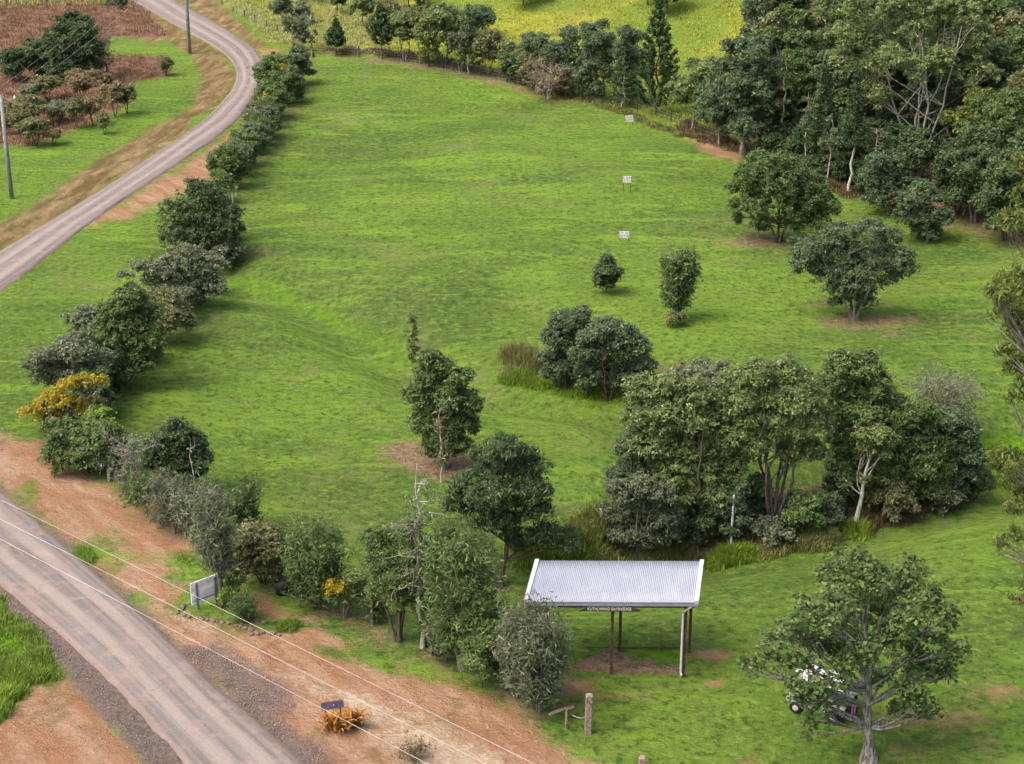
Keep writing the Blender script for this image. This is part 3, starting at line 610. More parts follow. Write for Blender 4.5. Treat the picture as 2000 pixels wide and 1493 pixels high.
def bare(bx, by, x0, x1, top, bk, label, n1=10, n2=5, cat='dead tree', name='dead_tree', thr=.02, stems=1, leaf=None, N=0, z0f=.25, up=.5, ln=.14, wd=.06, spread=1., group=None):
    """leafless or nearly leafless branching; leaf adds a thin scatter"""
    rng = np.random.default_rng(int(bx + by * 3 + top)); P = G(bx, by); s = sca(P); H_ = zat(P, top) - P.z; W_ = (x1 - x0) / s; cx = ((x0 + x1) / 2 - bx) / s
    pt = Parts(); r0 = H_ * thr; cs = []
    for k in range(stems):
        a = rng.uniform(0, 6.28) + k * 2.4; sp = 0 if stems == 1 else W_ * .28 * rng.uniform(.4, 1)
        C = curve((0, 0, -.15), (cx + math.cos(a) * sp, math.sin(a) * sp, H_ * (1 if stems == 1 else rng.uniform(.75, 1))), 9, rng, .015 if stems == 1 else .12)
        pt.add(tubes(C[None], (r0 * (1 - .85 * np.linspace(0, 1, 9)))[None], 6)); cs.append(C)
    P1, R1, P2, R2, T = [], [], [], [], []
    for k in range(n1 * stems):
        C = cs[k % stems]; f = rng.uniform(z0f, .95); q = np.array([np.interp(f, np.linspace(0, 1, 9), C[:, i]) for i in range(3)])
        a = rng.uniform(0, 6.28); l = W_ / 2 * rng.uniform(.5, 1.05) * (1.15 - .6 * f if stems == 1 else 1) * spread; e = q + np.array([math.cos(a) * l, math.sin(a) * l, l * up * rng.uniform(.2, 1.3)])
        e[2] = min(e[2], H_); c_ = curve(q, e, 6, rng, .14); P1.append(c_); R1.append(r0 * .32 * np.array([1, .8, .62, .48, .34, .2]))
        for j in range(n2):
            b = c_[rng.integers(1, 6)]; e2 = b + unit(rng.normal(0, 1, 3) + (e - q) / l * .8 + [0, 0, .35]) * l * rng.uniform(.25, .55)
            P2.append(curve(b, e2, 4, rng, .15)); R2.append(max(.012, r0 * .11) * np.array([1, .8, .6, .35])); T.append(e2)
    pt.add(tubes(np.array(P1), np.array(R1), 5)); pt.add(tubes(np.array(P2), np.array(R2), 3)); mc = None
    if leaf:
        T = np.array(T); i = rng.integers(0, len(T), N); m = rng.uniform(.4, 1.1, (N, 1)); base = np.array(P2)[:, 0]
        pp = base[i] * (1 - m) + T[i] * m + rng.normal(0, .09, (N, 3)); V, F = leaves(pp, unit(rng.normal(0, 1, (N, 3))), ln, wd, rng, .2, .5); mc = mesh_np(V, F, L[leaf])
    return put_tree(name, pt.mesh(B[bk], True), mc, P, label, cat, group)
def copy_thing(src, loc, sc, rz, label=None, group=None):
    c = src.copy(); COL.objects.link(c); c.location = loc; c.scale = (sc[0], sc[0], sc[1]); c.rotation_euler = (0, 0, rz)
    if label: c['label'] = label
    if group: c['group'] = group
    for ch in src.children:
        d = ch.copy(); COL.objects.link(d); d.parent = c
    return c
# ---------------------------------------------------------------- hedge along the paddock fence (far to near)
HG = 'shrubs and small trees in the hedge between road and paddock'
bare(592, 100, 562, 625, 22, 'pale', 'wispy grey gum with pale limbs at the far end of the hedge', 12, 5, 'tree', 'tree', .018, 2, 'grey', 2600, ln=.3, wd=.13, group=HG)
broad(588, 166, 558, 616, 92, 160, 'blue', 'grey', 4500, 'dense grey green bush at the far end of the hedge below the wispy gum', 'shrub', group=HG, shape='column', ln=.26)
broad(542, 182, 500, 580, 105, 178, 'mid', 'dark', 5200, 'dark green bush with yellow flowers on its crown beside the road bend', 'shrub', group=HG, blossom=[(560, 132, 14), (572, 140, 10), (548, 128, 8)], ln=.26)
bare(536, 186, 520, 560, 136, 'pale', 'small leafless white branched tree poking out of the hedge at the road bend', 6, 3, thr=.02, group=HG)
broad(560, 205, 520, 585, 140, 200, 'mid', 'grey', 3600, 'mid green bush on the paddock side of the hedge opposite the road bend', 'shrub', group=HG, ln=.26)
broad(536, 232, 496, 568, 165, 228, 'mid', 'dark', 4800, 'bush with a patch of deep yellow blossom on its road side', 'shrub', group=HG, blossom=[(516, 190, 12), (527, 182, 9), (507, 195, 7)], ln=.26)
broad(515, 270, 470, 552, 205, 266, 'grey', 'grey', 4600, 'grey leaved bush just below the bush with deep yellow blossom', 'shrub', group=HG, shape='column', ln=.26)
broad(498, 300, 470, 530, 240, 296, 'blue', 'grey', 3200, 'narrow blue green bush by the fence posts midway down the far hedge', 'shrub', group=HG, shape='column', ln=.26)
broad(480, 325, 440, 515, 258, 322, 'mid', 'grey', 4200, 'bushy green shrub leaning toward the road above the split rail posts', 'shrub', group=HG, ln=.26)
broad(448, 368, 412, 488, 288, 362, 'mid', 'dark', 5200, 'leafy green shrub right behind the weathered rail posts', 'shrub', group=HG, ln=.26)
broad(425, 345, 408, 452, 290, 340, 'olive', 'grey', 2000, 'small olive shrub at the edge of the pink soil bank', 'shrub', group=HG)
broad(403, 520, 318, 470, 352, 505, 'dark', 'dark', 12500, 'largest dark green tree of the hedge with leafy shoots sticking out of its top', 'tree', group=HG, nlobe=15, ln=.25,
      lob=[(395, 400, 50), (350, 425, 42), (430, 430, 42), (370, 465, 46), (425, 475, 46), (400, 500, 40), (385, 370, 24), (372, 356, 10), (413, 385, 30), (345, 455, 34), (445, 450, 28), (400, 440, 55)])
broad(440, 525, 400, 475, 465, 515, 'grey', 'dark', 3600, 'low grey green bush at the right foot of the largest hedge tree', 'shrub', group=HG)
broad(368, 600, 262, 432, 472, 592, 'grey', 'grey', 9000, 'spreading silvery grey tree below the largest hedge tree with an arm reaching left', 'tree', group=HG,
      lob=[(360, 510, 42), (395, 520, 36), (330, 530, 36), (300, 525, 24), (270, 520, 16), (245, 540, 14), (400, 555, 34), (360, 560, 44), (320, 560, 28), (385, 580, 26), (290, 545, 18)], tuft=.3, inner=.4)
broad(325, 668, 268, 374, 562, 660, 'olive', 'dark', 6200, 'rounded olive green bush right of the bright green hedge tree', 'shrub', group=HG)
broad(243, 752, 195, 318, 553, 735, 'mid', 'dark', 11500, 'tall bright green tree in the middle of the hedge', 'tree', group=HG,
      lob=[(255, 585, 34), (225, 610, 34), (285, 620, 32), (250, 640, 46), (290, 665, 32), (235, 680, 44), (275, 700, 36), (215, 655, 30), (240, 715, 38), (262, 575, 20), (300, 690, 18)])
broad(190, 735, 118, 240, 608, 730, 'grey', 'pale', 5200, 'thin silvery leaved wattle with pale curving branches left of the bright green tree', 'tree', group=HG,
      lob=[(140, 628, 16), (165, 618, 20), (200, 620, 24), (180, 650, 34), (215, 660, 30), (150, 650, 14), (190, 690, 36), (225, 640, 22)], inner=.55)
broad(150, 795, 48, 212, 665, 780, 'grey', 'grey', 7600, 'wide silvery grey wattle behind the golden flowering wattle', 'tree', group=HG,
      lob=[(70, 715, 20), (90, 700, 24), (120, 690, 28), (155, 690, 30), (190, 705, 26), (110, 725, 32), (150, 730, 36), (80, 740, 18), (185, 740, 24), (140, 680, 20)], inner=.5)
broad(205, 815, 150, 234, 722, 812, 'dark', 'dark', 4800, 'dark green bush on the paddock side of the golden flowering wattle', 'shrub', group=HG, shape='column')
broad(150, 858, 55, 232, 725, 845, 'olive', 'pale', 3600, 'golden flowering wattle with bare pale stems at the bend of the hedge', 'tree', group=HG, twig=9,
      lob=[(80, 800, 20), (110, 790, 26), (150, 800, 34), (180, 790, 24), (120, 825, 36), (165, 830, 30), (170, 760, 14), (205, 745, 10)],
      blossom=[(72, 800, 22), (100, 782, 24), (130, 775, 26), (160, 783, 24), (118, 760, 16), (150, 742, 18), (180, 738, 20), (205, 742, 16), (88, 815, 16), (175, 797, 14), (135, 752, 14), (112, 800, 20), (218, 748, 8)])
broad(172, 925, 90, 242, 808, 915, 'mid', 'dark', 9500, 'broad dark green bush below the golden flowering wattle', 'shrub', group=HG, blossom=None,
      lob=[(120, 850, 36), (160, 850, 38), (200, 855, 34), (135, 885, 40), (175, 895, 36), (215, 880, 28), (105, 880, 20), (170, 870, 50)])
broad(196, 868, 160, 224, 798, 850, 'lime', 'grey', 3200, 'bright lime green bush top beside the golden flowering wattle', 'shrub', group=HG)
bare(212, 940, 180, 268, 838, 'dead', 'grey twiggy leafless shrub left of the round dark tree', 12, 6, 'dead shrub', 'dead_shrub', .016, 3, 'grey', 500, group=HG)
bare(258, 985, 220, 300, 862, 'dead', 'tangled grey half dead shrub with a few leaves leaning toward the round dark tree', 12, 6, 'dead shrub', 'dead_shrub', .014, 4, 'grey', 1200, group=HG)
broad(350, 965, 283, 412, 818, 952, 'dark', 'dark', 10500, 'round dark green tree with glossy leaves at the paddock edge', 'tree', group=HG,
      lob=[(340, 850, 34), (310, 875, 32), (365, 870, 34), (335, 895, 42), (385, 900, 28), (310, 910, 30), (360, 920, 36), (342, 828, 14), (395, 895, 16), (330, 935, 28)], ln=.22)
bare(383, 1000, 362, 402, 856, 'pale', 'slim dead white trunk standing in front of the round dark tree', 5, 3, thr=.011, z0f=.4, up=.3, group=HG)
bare(285, 1010, 255, 330, 915, 'grey', 'thin twiggy shrub with sparse green leaves beside the red track', 8, 6, 'shrub', 'shrub', .014, 3, 'mid', 2200, group=HG)
bare(340, 1042, 300, 390, 930, 'grey', 'open twiggy shrub with dull leaves below the round dark tree', 9, 6, 'shrub', 'shrub', .014, 4, 'grey', 3200, group=HG)
bare(312, 1030, 290, 345, 960, 'grey', 'small grey brown shrub between the two twiggy shrubs by the red track', 7, 5, 'shrub', 'shrub', .014, 3, 'brown', 1100, group=HG)
feather(368, 1052, 345, 432, 945, 1020, 'grey', 'grey', 2600, 'loose feathery grey shrub behind the tall slender she oak', 'shrub', 'shrub', 3, ln=.22, wd=.05, group=HG)
feather(475, 1040, 446, 516, 945, 1025, 'mid', 'grey', 2400, 'slender open shrub with dark tips standing against the bright paddock grass', 'shrub', 'shrub', 2, ln=.22, wd=.07, group=HG, nb=34)
feather(430, 1188, 384, 474, 950, 1075, 'grey', 'dark', 3400, 'tall slender she oak with a thin dark trunk beside the white sign panel', 'tree', 'she_oak', 1, ln=.30, wd=.035, group=HG, nb=70, tr=.12)
broad(515, 1140, 448, 560, 1020, 1125, 'olive', 'dark', 6800, 'rounded shrub with an olive yellow top near the black tree guard', 'shrub', group=HG, stems=4, lob=[(490, 1045, 30), (520, 1050, 28), (470, 1070, 26), (545, 1065, 20), (500, 1080, 34), (530, 1095, 30), (480, 1100, 24), (515, 1075, 40)], inner=.5)
feather(553, 1142, 528, 580, 1060, 1120, 'grey', 'dark', 1800, 'small grey shrub growing out of the black tree guard', 'shrub', 'shrub', 3, ln=.2, wd=.05, nb=30, group=HG)
feather(620, 1188, 560, 678, 1028, 1150, 'mid', 'dark', 4600, 'upright green shrub with several dark stems left of the small yellow flowering shrub', 'shrub', 'shrub', 5, ln=.24, wd=.06, nb=80, group=HG)
broad(672, 1206, 635, 722, 1112, 1190, 'light', 'grey', 1500, 'small open shrub topped with a cluster of yellow flowers', 'shrub', group=HG, stems=5, blossom=[(660, 1132, 20), (652, 1140, 12), (668, 1136, 12)], inner=.5, wd=.07, ln=.2,
      lob=[(690, 1130, 22), (705, 1150, 20), (672, 1150, 22), (650, 1160, 16), (690, 1165, 20)])
broad(778, 1252, 708, 838, 1010, 1200, 'mid', 'dark', 5600, 'open tree with a fan of dark stems in front of the dead pine trunk', 'tree', group=HG, stems=4, inner=.5, wd=.08, ln=.22,
      lob=[(730, 1055, 26), (760, 1070, 28), (800, 1055, 24), (735, 1100, 26), (775, 1120, 34), (815, 1110, 24), (745, 1150, 28), (785, 1165, 30), (820, 1160, 20), (750, 1035, 16)])
feather(905, 1308, 828, 982, 1038, 1240, 'mid', 'grey', 7500, 'tall bushy grey green tree in front of the big dark gum', 'tree', 'tree', 5, ln=.24, wd=.055, nb=120, group=HG)
feather(840, 1262, 812, 880, 1075, 1200, 'mid', 'dark', 3200, 'narrow green sapling against the dead pine trunk', 'tree', 'tree', 2, ln=.24, wd=.055, nb=44, group=HG)
broad(940, 1342, 898, 992, 1215, 1325, 'mid', 'dark', 5200, 'glossy bright green bush left of the last grey shrub', 'shrub', group=HG, wd=.07, ln=.2)
feather(1052, 1388, 960, 1108, 1200, 1345, 'grey', 'grey', 7000, 'feathery grey green shrub with light tips in front of the shelter', 'shrub', 'shrub', 7, ln=.2, wd=.05, nb=130, group=HG)
feather(1003, 1350, 965, 1050, 1200, 1300, 'mid', 'grey', 3600, 'bright tipped shrub behind the feathery shrub by the shelter', 'shrub', 'shrub', 4, ln=.2, wd=.055, nb=50, group=HG)
for q in [(575, 200, 545, 602, 130, 'blue', 'grey green filler bush at the paddock side opposite the tree with pale limbs'), (522, 250, 495, 552, 190, 'mid', 'green bush between the two yellow flowering bushes and the grey leaved bush'), (505, 285, 470, 535, 222, 'mid', 'green bush between the grey leaved bush and the narrow blue green bush'),
          (462, 345, 430, 498, 275, 'grey', 'grey bush behind the pale fence posts above the split rail'), (430, 395, 405, 462, 335, 'mid', 'green bush touching the top of the largest hedge tree'), (445, 470, 415, 472, 400, 'dark', 'dark foliage on the paddock side of the largest hedge tree'),
          (395, 560, 350, 432, 495, 'mid', 'green bush filling in below the largest hedge tree'), (350, 628, 310, 385, 560, 'grey', 'grey bush between the silvery spreading tree and the rounded olive bush'), (285, 705, 250, 318, 630, 'olive', 'olive bush between the rounded olive bush and the bright green tree'),
          (215, 770, 180, 255, 690, 'dark', 'dark bush under the bright green tree near the silvery wattle'), (125, 845, 85, 165, 775, 'grey', 'grey undergrowth under the golden flowering wattle'), (235, 905, 205, 262, 850, 'mid', 'green bush at the right end of the broad dark bush'),
          (262, 960, 235, 292, 900, 'grey', 'grey green bush in front of the tangled half dead shrub'), (308, 990, 280, 335, 925, 'olive', 'olive bush left of the foot of the round dark tree'), (400, 1075, 375, 432, 1000, 'grey', 'grey green bush behind the tall slender she oak'),
          (455, 1105, 430, 482, 1040, 'mid', 'green bush left of the rounded olive topped shrub'), (590, 1160, 565, 615, 1085, 'grey', 'grey bush behind the upright dark stemmed shrub'), (735, 1215, 712, 760, 1140, 'mid', 'small green bush right of the small yellow flowering shrub'), (870, 1290, 838, 905, 1190, 'grey', 'grey bush at the foot of the tall bushy tree before the big gum')]:
    broad(q[0], q[1], q[2], q[3], q[4], q[1] - 5, q[5], 'grey', int((q[3] - q[2]) * (q[1] - q[4]) * .62), q[6], 'shrub', group=HG, shape='column', nlobe=9, stems=3, ln=.22, wd=.09)
# dead pine trunk
bare(824, 1266, 740, 905, 905, 'dead', 'tall dead grey pine with a broken top and bare drooping branches', 40, 7, thr=.016, z0f=.3, up=.12, spread=1.0, leaf='mid', N=1500)
# big gum + lone trees in the paddock
broad(975, 1142, 872, 1128, 842, 1090, 'dark', 'dark', 11500, 'large dark gum tree with drooping side branches left of the metal roof', 'tree', ln=.30, wd=.085, droop=.7, twig=9,
      lob=[(985, 880, 38), (960, 905, 38), (1030, 915, 38), (1000, 930, 46), (925, 945, 34), (1045, 960, 32), (965, 965, 44), (900, 960, 26), (1010, 985, 42), (930, 985, 30), (1050, 1000, 26), (985, 1020, 34), (1060, 1045, 30), (1095, 1050, 28), (1020, 1055, 28), (935, 1020, 20), (888, 990, 18), (1112, 1068, 14)], inner=.45)
broad(868, 915, 793, 936, 688, 890, 'mid', 'grey', 12500, 'lone dense tree with a copper tinged top on the bare pink patch', 'tree', stems=4, inner=.45,
      lob=[(835, 700, 18), (865, 715, 26), (840, 735, 32), (895, 740, 28), (820, 775, 28), (870, 775, 42), (910, 785, 28), (840, 815, 36), (890, 825, 36), (915, 830, 20), (825, 830, 18), (860, 855, 34), (895, 865, 26), (843, 875, 24)])
feather(862, 942, 848, 876, 790, 880, 'olive', 'pale', 400, 'slender white stemmed sapling in front of the lone tree on the bare patch', 'tree', 'sapling', 1, nb=14, ln=.2, wd=.06)
hoop(808, 706, 794, 822, 620, 'hoopy', 'grey', 'small solitary young pine behind the lone tree on the bare patch', 6, 5, 60, .3, sausage=.12)
broad(1107, 758, 1058, 1160, 605, 745, 'blue', 'dark', 8000, 'open tree with thin visible stems behind the round blue green tree', 'tree', stems=3, inner=.5,
      lob=[(1100, 630, 28), (1125, 625, 28), (1085, 660, 28), (1115, 670, 32), (1080, 700, 24), (1105, 715, 26), (1140, 660, 24), (1095, 735, 18), (1070, 730, 12)])
broad(1188, 780, 1125, 1280, 618, 768, 'blue', 'dark', 12500, 'round dense blue green tree in the ditch across the paddock', 'tree', stems=4,
      lob=[(1185, 645, 30), (1155, 660, 30), (1215, 655, 30), (1240, 680, 30), (1145, 695, 28), (1190, 685, 42), (1255, 715, 26), (1160, 730, 30), (1235, 740, 34), (1200, 735, 32), (1250, 755, 22), (1145, 745, 18)])
broad(1184, 572, 1158, 1210, 503, 566, 'dark', 'dark', 4200, 'small dark round bush alone on the paddock', 'shrub', ln=.26)
feather(1320, 624, 1285, 1358, 490, 585, 'mid', 'grey', 5200, 'slender tree with a narrow vase crown alone on the paddock', 'tree', 'tree', 4, ln=.24, wd=.08, nb=60, tr=.1)
broad(1322, 638, 1304, 1340, 612, 636, 'olive', 'grey', 700, 'small tuft of growth round the foot of the slender lone tree', 'shrub', ln=.2, nlobe=5)
broad(1520, 473, 1428, 1640, 293, 445, 'mid', 'dark', 17500, 'wide domed dark green tree on the paddock near the forest edge', 'tree', stems=4, twig=10, ln=.28,
      lob=[(1490, 318, 30), (1525, 315, 28), (1460, 340, 28), (1500, 350, 42), (1550, 340, 34), (1585, 365, 34), (1455, 375, 30), (1520, 385, 44), (1570, 395, 38), (1605, 395, 28), (1445, 405, 22), (1480, 405, 32), (1550, 425, 34), (1600, 430, 26), (1625, 410, 16), (1438, 425, 12), (1500, 435, 20), (1520, 360, 50)])
bare(1480, 462, 1462, 1500, 415, 'dead', 'scrubby half bare shrub at the left foot of the domed tree', 5, 4, 'shrub', 'shrub', .02, 3, 'mid', 350)
broad(1668, 624, 1542, 1795, 433, 605, 'blue', 'grey', 15500, 'broad grey green tree with a dark centre and separate rounded crowns', 'tree', stems=5, twig=10, inner=.5,
      lob=[(1650, 458, 30), (1620, 470, 28), (1700, 455, 32), (1735, 465, 26), (1580, 490, 30), (1570, 515, 24), (1640, 500, 36), (1700, 500, 40), (1755, 505, 30), (1775, 525, 18), (1610, 530, 30), (1590, 480, 24), (1665, 540, 42), (1725, 540, 28), (1680, 575, 36), (1640, 570, 28), (1630, 590, 14)])
broad(1735, 418, 1678, 1792, 290, 405, 'blue', 'grey', 7600, 'pale grey green rounded tree in front of the forest wall', 'tree', ln=.3, lob=[(1720, 318, 28), (1750, 325, 26), (1700, 345, 24), (1735, 355, 38), (1765, 350, 22), (1715, 385, 28), (1755, 385, 26)])
broad(1812, 472, 1745, 1855, 350, 460, 'blue', 'grey', 6800, 'lower spreading grey green tree right of the pale rounded forest edge tree', 'tree', ln=.3, lob=[(1800, 372, 24), (1780, 395, 24), (1820, 385, 20), (1765, 420, 20), (1800, 425, 34), (1835, 425, 22), (1810, 450, 28), (1850, 415, 10)])
# front right tree
broad(1697, 1486, 1442, 1890, 1082, 1425, 'mid', 'mottle', 12500, 'open leafy tree with mottled grey trunk in the near right corner over the buggy', 'tree', ln=.175, wd=.125, nl=8, tuft=.27, inner=.5, twig=12, tr=.22, nlobe=16, twig_r=.025,
      lob=[(1665, 1105, 44, 0), (1625, 1120, 30, .5), (1700, 1130, 38, -.6), (1775, 1125, 42, .6), (1800, 1160, 34, -.5), (1740, 1165, 46, .9), (1650, 1160, 44, -1), (1585, 1195, 42, .4), (1620, 1210, 46, -1.2),
           (1690, 1205, 52, 1.2), (1770, 1210, 46, -.8), (1830, 1200, 32, .3), (1868, 1196, 14, 0), (1540, 1230, 34, .5), (1515, 1255, 30, -.4), (1580, 1255, 40, 1), (1500, 1290, 26, .3), (1465, 1305, 22, 0), (1640, 1260, 40, 1.4), (1720, 1265, 38, -1.4),
           (1800, 1265, 40, 1), (1850, 1270, 32, -.3), (1875, 1265, 16, .2), (1560, 1300, 26, -.6), (1600, 1330, 26, -1), (1560, 1345, 24, -1.2), (1640, 1310, 26, -.8), (1770, 1320, 40, -.6), (1820, 1310, 34, .6), (1860, 1310, 20, .2), (1545, 1360, 14, -1.2), (1580, 1375, 18, -1.2),
           (1790, 1375, 30, -.4), (1750, 1390, 20, 0), (1805, 1395, 14, .2), (1580, 1410, 14, -1), (1570, 1440, 12, -.8), (1720, 1330, 22, .4), (1680, 1290, 30, -1), (1830, 1390, 8, 0), (1595, 1350, 22, -1.4), (1565, 1335, 22, -1.3), (1610, 1385, 18, -1.5), (1635, 1340, 22, -1.2), (1555, 1352, 16, -1.4), (1590, 1368, 14, -1.5)])
# gum that overhangs the right edge
broad(2180, 1480, 1920, 2500, 260, 1250, 'gold', 'grey', 20000, 'tall gum with hanging golden green leaves whose branches enter at the right edge', 'tree', ln=.30, wd=.075, droop=.8, tuft=.3, inner=.45, tr=.26, twig=10,
      lob=[(2010, 320, 28), (2030, 390, 50), (1968, 435, 28), (2000, 430, 34), (1985, 560, 44), (1950, 580, 26), (1965, 620, 30), (2000, 600, 50), (2020, 660, 50), (1930, 625, 8), (1995, 720, 30), (1965, 690, 16), (1990, 760, 18), (1975, 780, 10), (2100, 500, 90),
           (2150, 350, 90), (2250, 600, 110), (2120, 700, 90), (2300, 450, 100), (2020, 920, 44), (1975, 905, 30), (1945, 900, 20), (1995, 950, 28), (1985, 990, 20), (1990, 1045, 22), (1955, 1055, 14), (1950, 1080, 8), (2020, 1140, 36), (1988, 1165, 16), (2100, 950, 80), (2200, 850, 100), (2350, 750, 90)])
# ---------------------------------------------------------------- trees in the gully
GG = 'trees of the gully thicket behind the shelter'
broad(1375, 1055, 1222, 1470, 725, 1000, 'light', 'dark', 22000, 'big rounded light green tree at left of the gully thicket', 'tree', group=GG, stems=3, ln=.24,
      lob=[(1265, 765, 36), (1310, 755, 30), (1360, 775, 36), (1250, 810, 34), (1300, 810, 46), (1350, 820, 46), (1410, 800, 34), (1280, 860, 44), (1340, 870, 50), (1400, 860, 44), (1435, 850, 30), (1320, 920, 46), (1380, 920, 44), (1430, 905, 34), (1350, 960, 36), (1400, 965, 28)])
broad(1255, 1000, 1195, 1305, 835, 965, 'blue', 'dark', 8500, 'dense blue green tree at the left end of the gully thicket', 'tree', group=GG, lob=[(1250, 860, 30), (1225, 880, 26), (1275, 885, 30), (1250, 910, 40), (1215, 925, 24), (1285, 930, 26), (1250, 955, 32), (1205, 950, 14)])
broad(1245, 1090, 1180, 1325, 932, 1075, 'grey', 'grey', 6200, 'olive twiggy tree with grey branching stems just above the metal roof', 'tree', group=GG, stems=5, inner=.55, twig=10, lob=[(1210, 960, 26), (1250, 950, 26), (1290, 965, 26), (1200, 1000, 24), (1240, 995, 34), (1290, 1010, 32), (1215, 1045, 28), (1260, 1045, 30), (1305, 1045, 20), (1240, 975, 24)])
broad(1508, 1035, 1405, 1622, 705, 900, 'light', 'dark', 15500, 'spreading tree with pale green top and many dark ascending branches mid thicket', 'tree', group=GG, stems=9, inner=.62, twig=16, ln=.2, wd=.09, twig_r=.024, tr=.14,
      lob=[(1440, 745, 30), (1480, 730, 30), (1530, 725, 32), (1565, 745, 30), (1450, 780, 34), (1500, 770, 38), (1550, 780, 36), (1590, 785, 28), (1470, 820, 34), (1520, 825, 36), (1570, 830, 34), (1610, 820, 20), (1480, 870, 26), (1540, 880, 30), (1590, 880, 26)])
broad(1380, 830, 1310, 1450, 712, 800, 'grey', 'grey', 5200, 'low grey green tree behind the pale topped tree of the thicket', 'tree', group=GG)
broad(1340, 775, 1300, 1375, 712, 765, 'brown', 'grey', 1800, 'small reddish brown shrub behind the left of the thicket', 'shrub', group=GG)
broad(1700, 985, 1595, 1768, 692, 960, 'mid', 'grey', 17500, 'tall dark green tree with the highest crown of the gully thicket', 'tree', group=GG, stems=3,
      lob=[(1650, 715, 32), (1690, 720, 34), (1625, 750, 30), (1670, 760, 42), (1715, 755, 32), (1740, 790, 30), (1635, 800, 36), (1690, 810, 46), (1735, 840, 32), (1650, 850, 40), (1700, 870, 42), (1660, 910, 38), (1720, 910, 38), (1680, 950, 34)])
broad(1790, 1000, 1730, 1862, 775, 985, 'mid', 'dark', 14500, 'dense dark green tree on the right side of the gully thicket', 'tree', group=GG, lob=[(1790, 800, 28), (1760, 820, 30), (1815, 825, 32), (1780, 855, 42), (1830, 865, 28), (1760, 890, 34), (1805, 905, 42), (1845, 905, 20), (1775, 945, 34), (1820, 950, 30)])
broad(1862, 990, 1815, 1922, 798, 965, 'blue', 'grey', 9000, 'blue green tree with layered foliage at the right end of the thicket', 'tree', group=GG, stems=4, inner=.5, lob=[(1860, 822, 26), (1835, 845, 22), (1885, 850, 26), (1860, 880, 34), (1900, 890, 22), (1840, 915, 24), (1880, 925, 28), (1860, 955, 26), (1912, 905, 10)])
broad(1668, 1034, 1640, 1748, 828, 1010, 'light', 'pale', 2600, 'slim tree with white forked trunk and small pale green crown before the thicket', 'tree', group=GG, tr=.14, twig=8, inner=.6, lob=[(1715, 850, 22), (1690, 848, 16), (1735, 860, 14), (1700, 870, 20), (1725, 885, 10), (1650, 940, 10), (1690, 935, 10)])
bare(1850, 850, 1765, 1912, 728, 'grey', 'wide bare grey bush spreading behind the right end of the thicket', 12, 9, 'dead shrub', 'dead_shrub', .016, 7, 'grey', 4200, up=.25)
bare(1385, 1035, 1330, 1450, 930, 'dead', 'fallen looking dead tree with grey branches under the left of the thicket', 9, 4, thr=.03, up=.15, stems=1)
for q in [(1430, 1058, 1395, 1470, 940, 'blue', 'dark green undergrowth bush at the foot of the thicket beside the thin white post'), (1370, 1065, 1330, 1410, 985, 'dark', 'dark low bush under the large light green gully tree'),
          (1560, 1045, 1520, 1610, 960, 'mid', 'leafy undergrowth bush right of the dark branching trunk'), (1610, 1032, 1575, 1645, 965, 'grey', 'grey leaved bush left of the slim white forked trunk'),
          (1740, 1012, 1690, 1790, 930, 'olive', 'olive bush right of the slim white forked trunk'), (1825, 995, 1780, 1880, 925, 'grey', 'dull grey green bush at the right foot of the thicket'),
          (1500, 1062, 1470, 1540, 1010, 'grey', 'small spiky grey bush in front of the dark branching trunk'), (1905, 975, 1880, 1935, 915, 'mid', 'small green bush at the far right tip of the thicket'),
          (1318, 1075, 1290, 1350, 990, 'olive', 'olive scrub bush right of the olive twiggy tree'), (1300, 1040, 1270, 1340, 950, 'dark', 'dark bush between the blue green tree and the olive twiggy tree'),
          (1470, 1010, 1440, 1510, 930, 'dark', 'shaded dark bush behind the dark branching trunk'), (1640, 985, 1600, 1680, 900, 'dark', 'shaded dark bush behind the slim white forked trunk')]:
    broad(q[0], q[1], q[2], q[3], q[4], q[1] - 6, q[5], 'dark', int((q[3] - q[2]) * (q[1] - q[4]) * .5), q[6], 'shrub', group='undergrowth bushes of the gully thicket', nlobe=8, stems=3)
# ---------------------------------------------------------------- far side of the paddock
FG = 'trees along the far fence of the paddock'
hoop(657, 110, 634, 682, 42, 'hoop', 'dark', 'small symmetrical young pine with four tiers, leftmost on the far fence line', 4, 6, 130, .8, .45, sausage=.2, start=.3, group=FG, blen=1, ln=.32, wd=.12)
hoop(747, 115, 712, 778, 15, 'hoop', 'dark', 'taller dark pine with upswept branches, second on the far fence line', 5, 6, 120, 1.25, .4, sausage=.19, start=.26, group=FG, ln=.32, wd=.12)
for q in [(790, 118, 760, 822, 22, 'light', 'grey', 'light green wattle right of the upswept dark pine'), (822, 124, 798, 852, 18, 'olive', 'grey', 'slim olive wattle second from the upswept dark pine'), (868, 132, 818, 915, 10, 'light', 'dark', 'biggest rounded wattle of the far fence clump'),
          (955, 145, 915, 985, 62, 'olive', 'grey', 'olive wattle at the right end of the far fence clump'), (978, 150, 960, 1010, 80, 'light', 'grey', 'thin pale wattle last of the far fence clump'), (900, 140, 870, 935, 55, 'grey', 'grey', 'grey green wattle under the biggest rounded wattle')]:
    broad(q[0], q[1], q[2], q[3], q[4], q[1] - (q[1] - q[4]) * .38, q[5], q[6], int((q[3] - q[2]) * (q[1] - q[4]) * .8), q[7], 'tree', group=FG, ln=.34, wd=.15, stems=2, tuft=.4)
hoop(838, 130, 812, 862, 8, 'hoopy', 'dark', 'layered pale pine standing inside the wattle clump', 9, 6, 70, .3, .3, group=FG, start=.15)
hoop(915, 145, 888, 945, 22, 'hoop', 'pale', 'layered pine with pale bare inner branches right of the biggest wattle', 8, 6, 60, .35, .45, group=FG, start=.15)
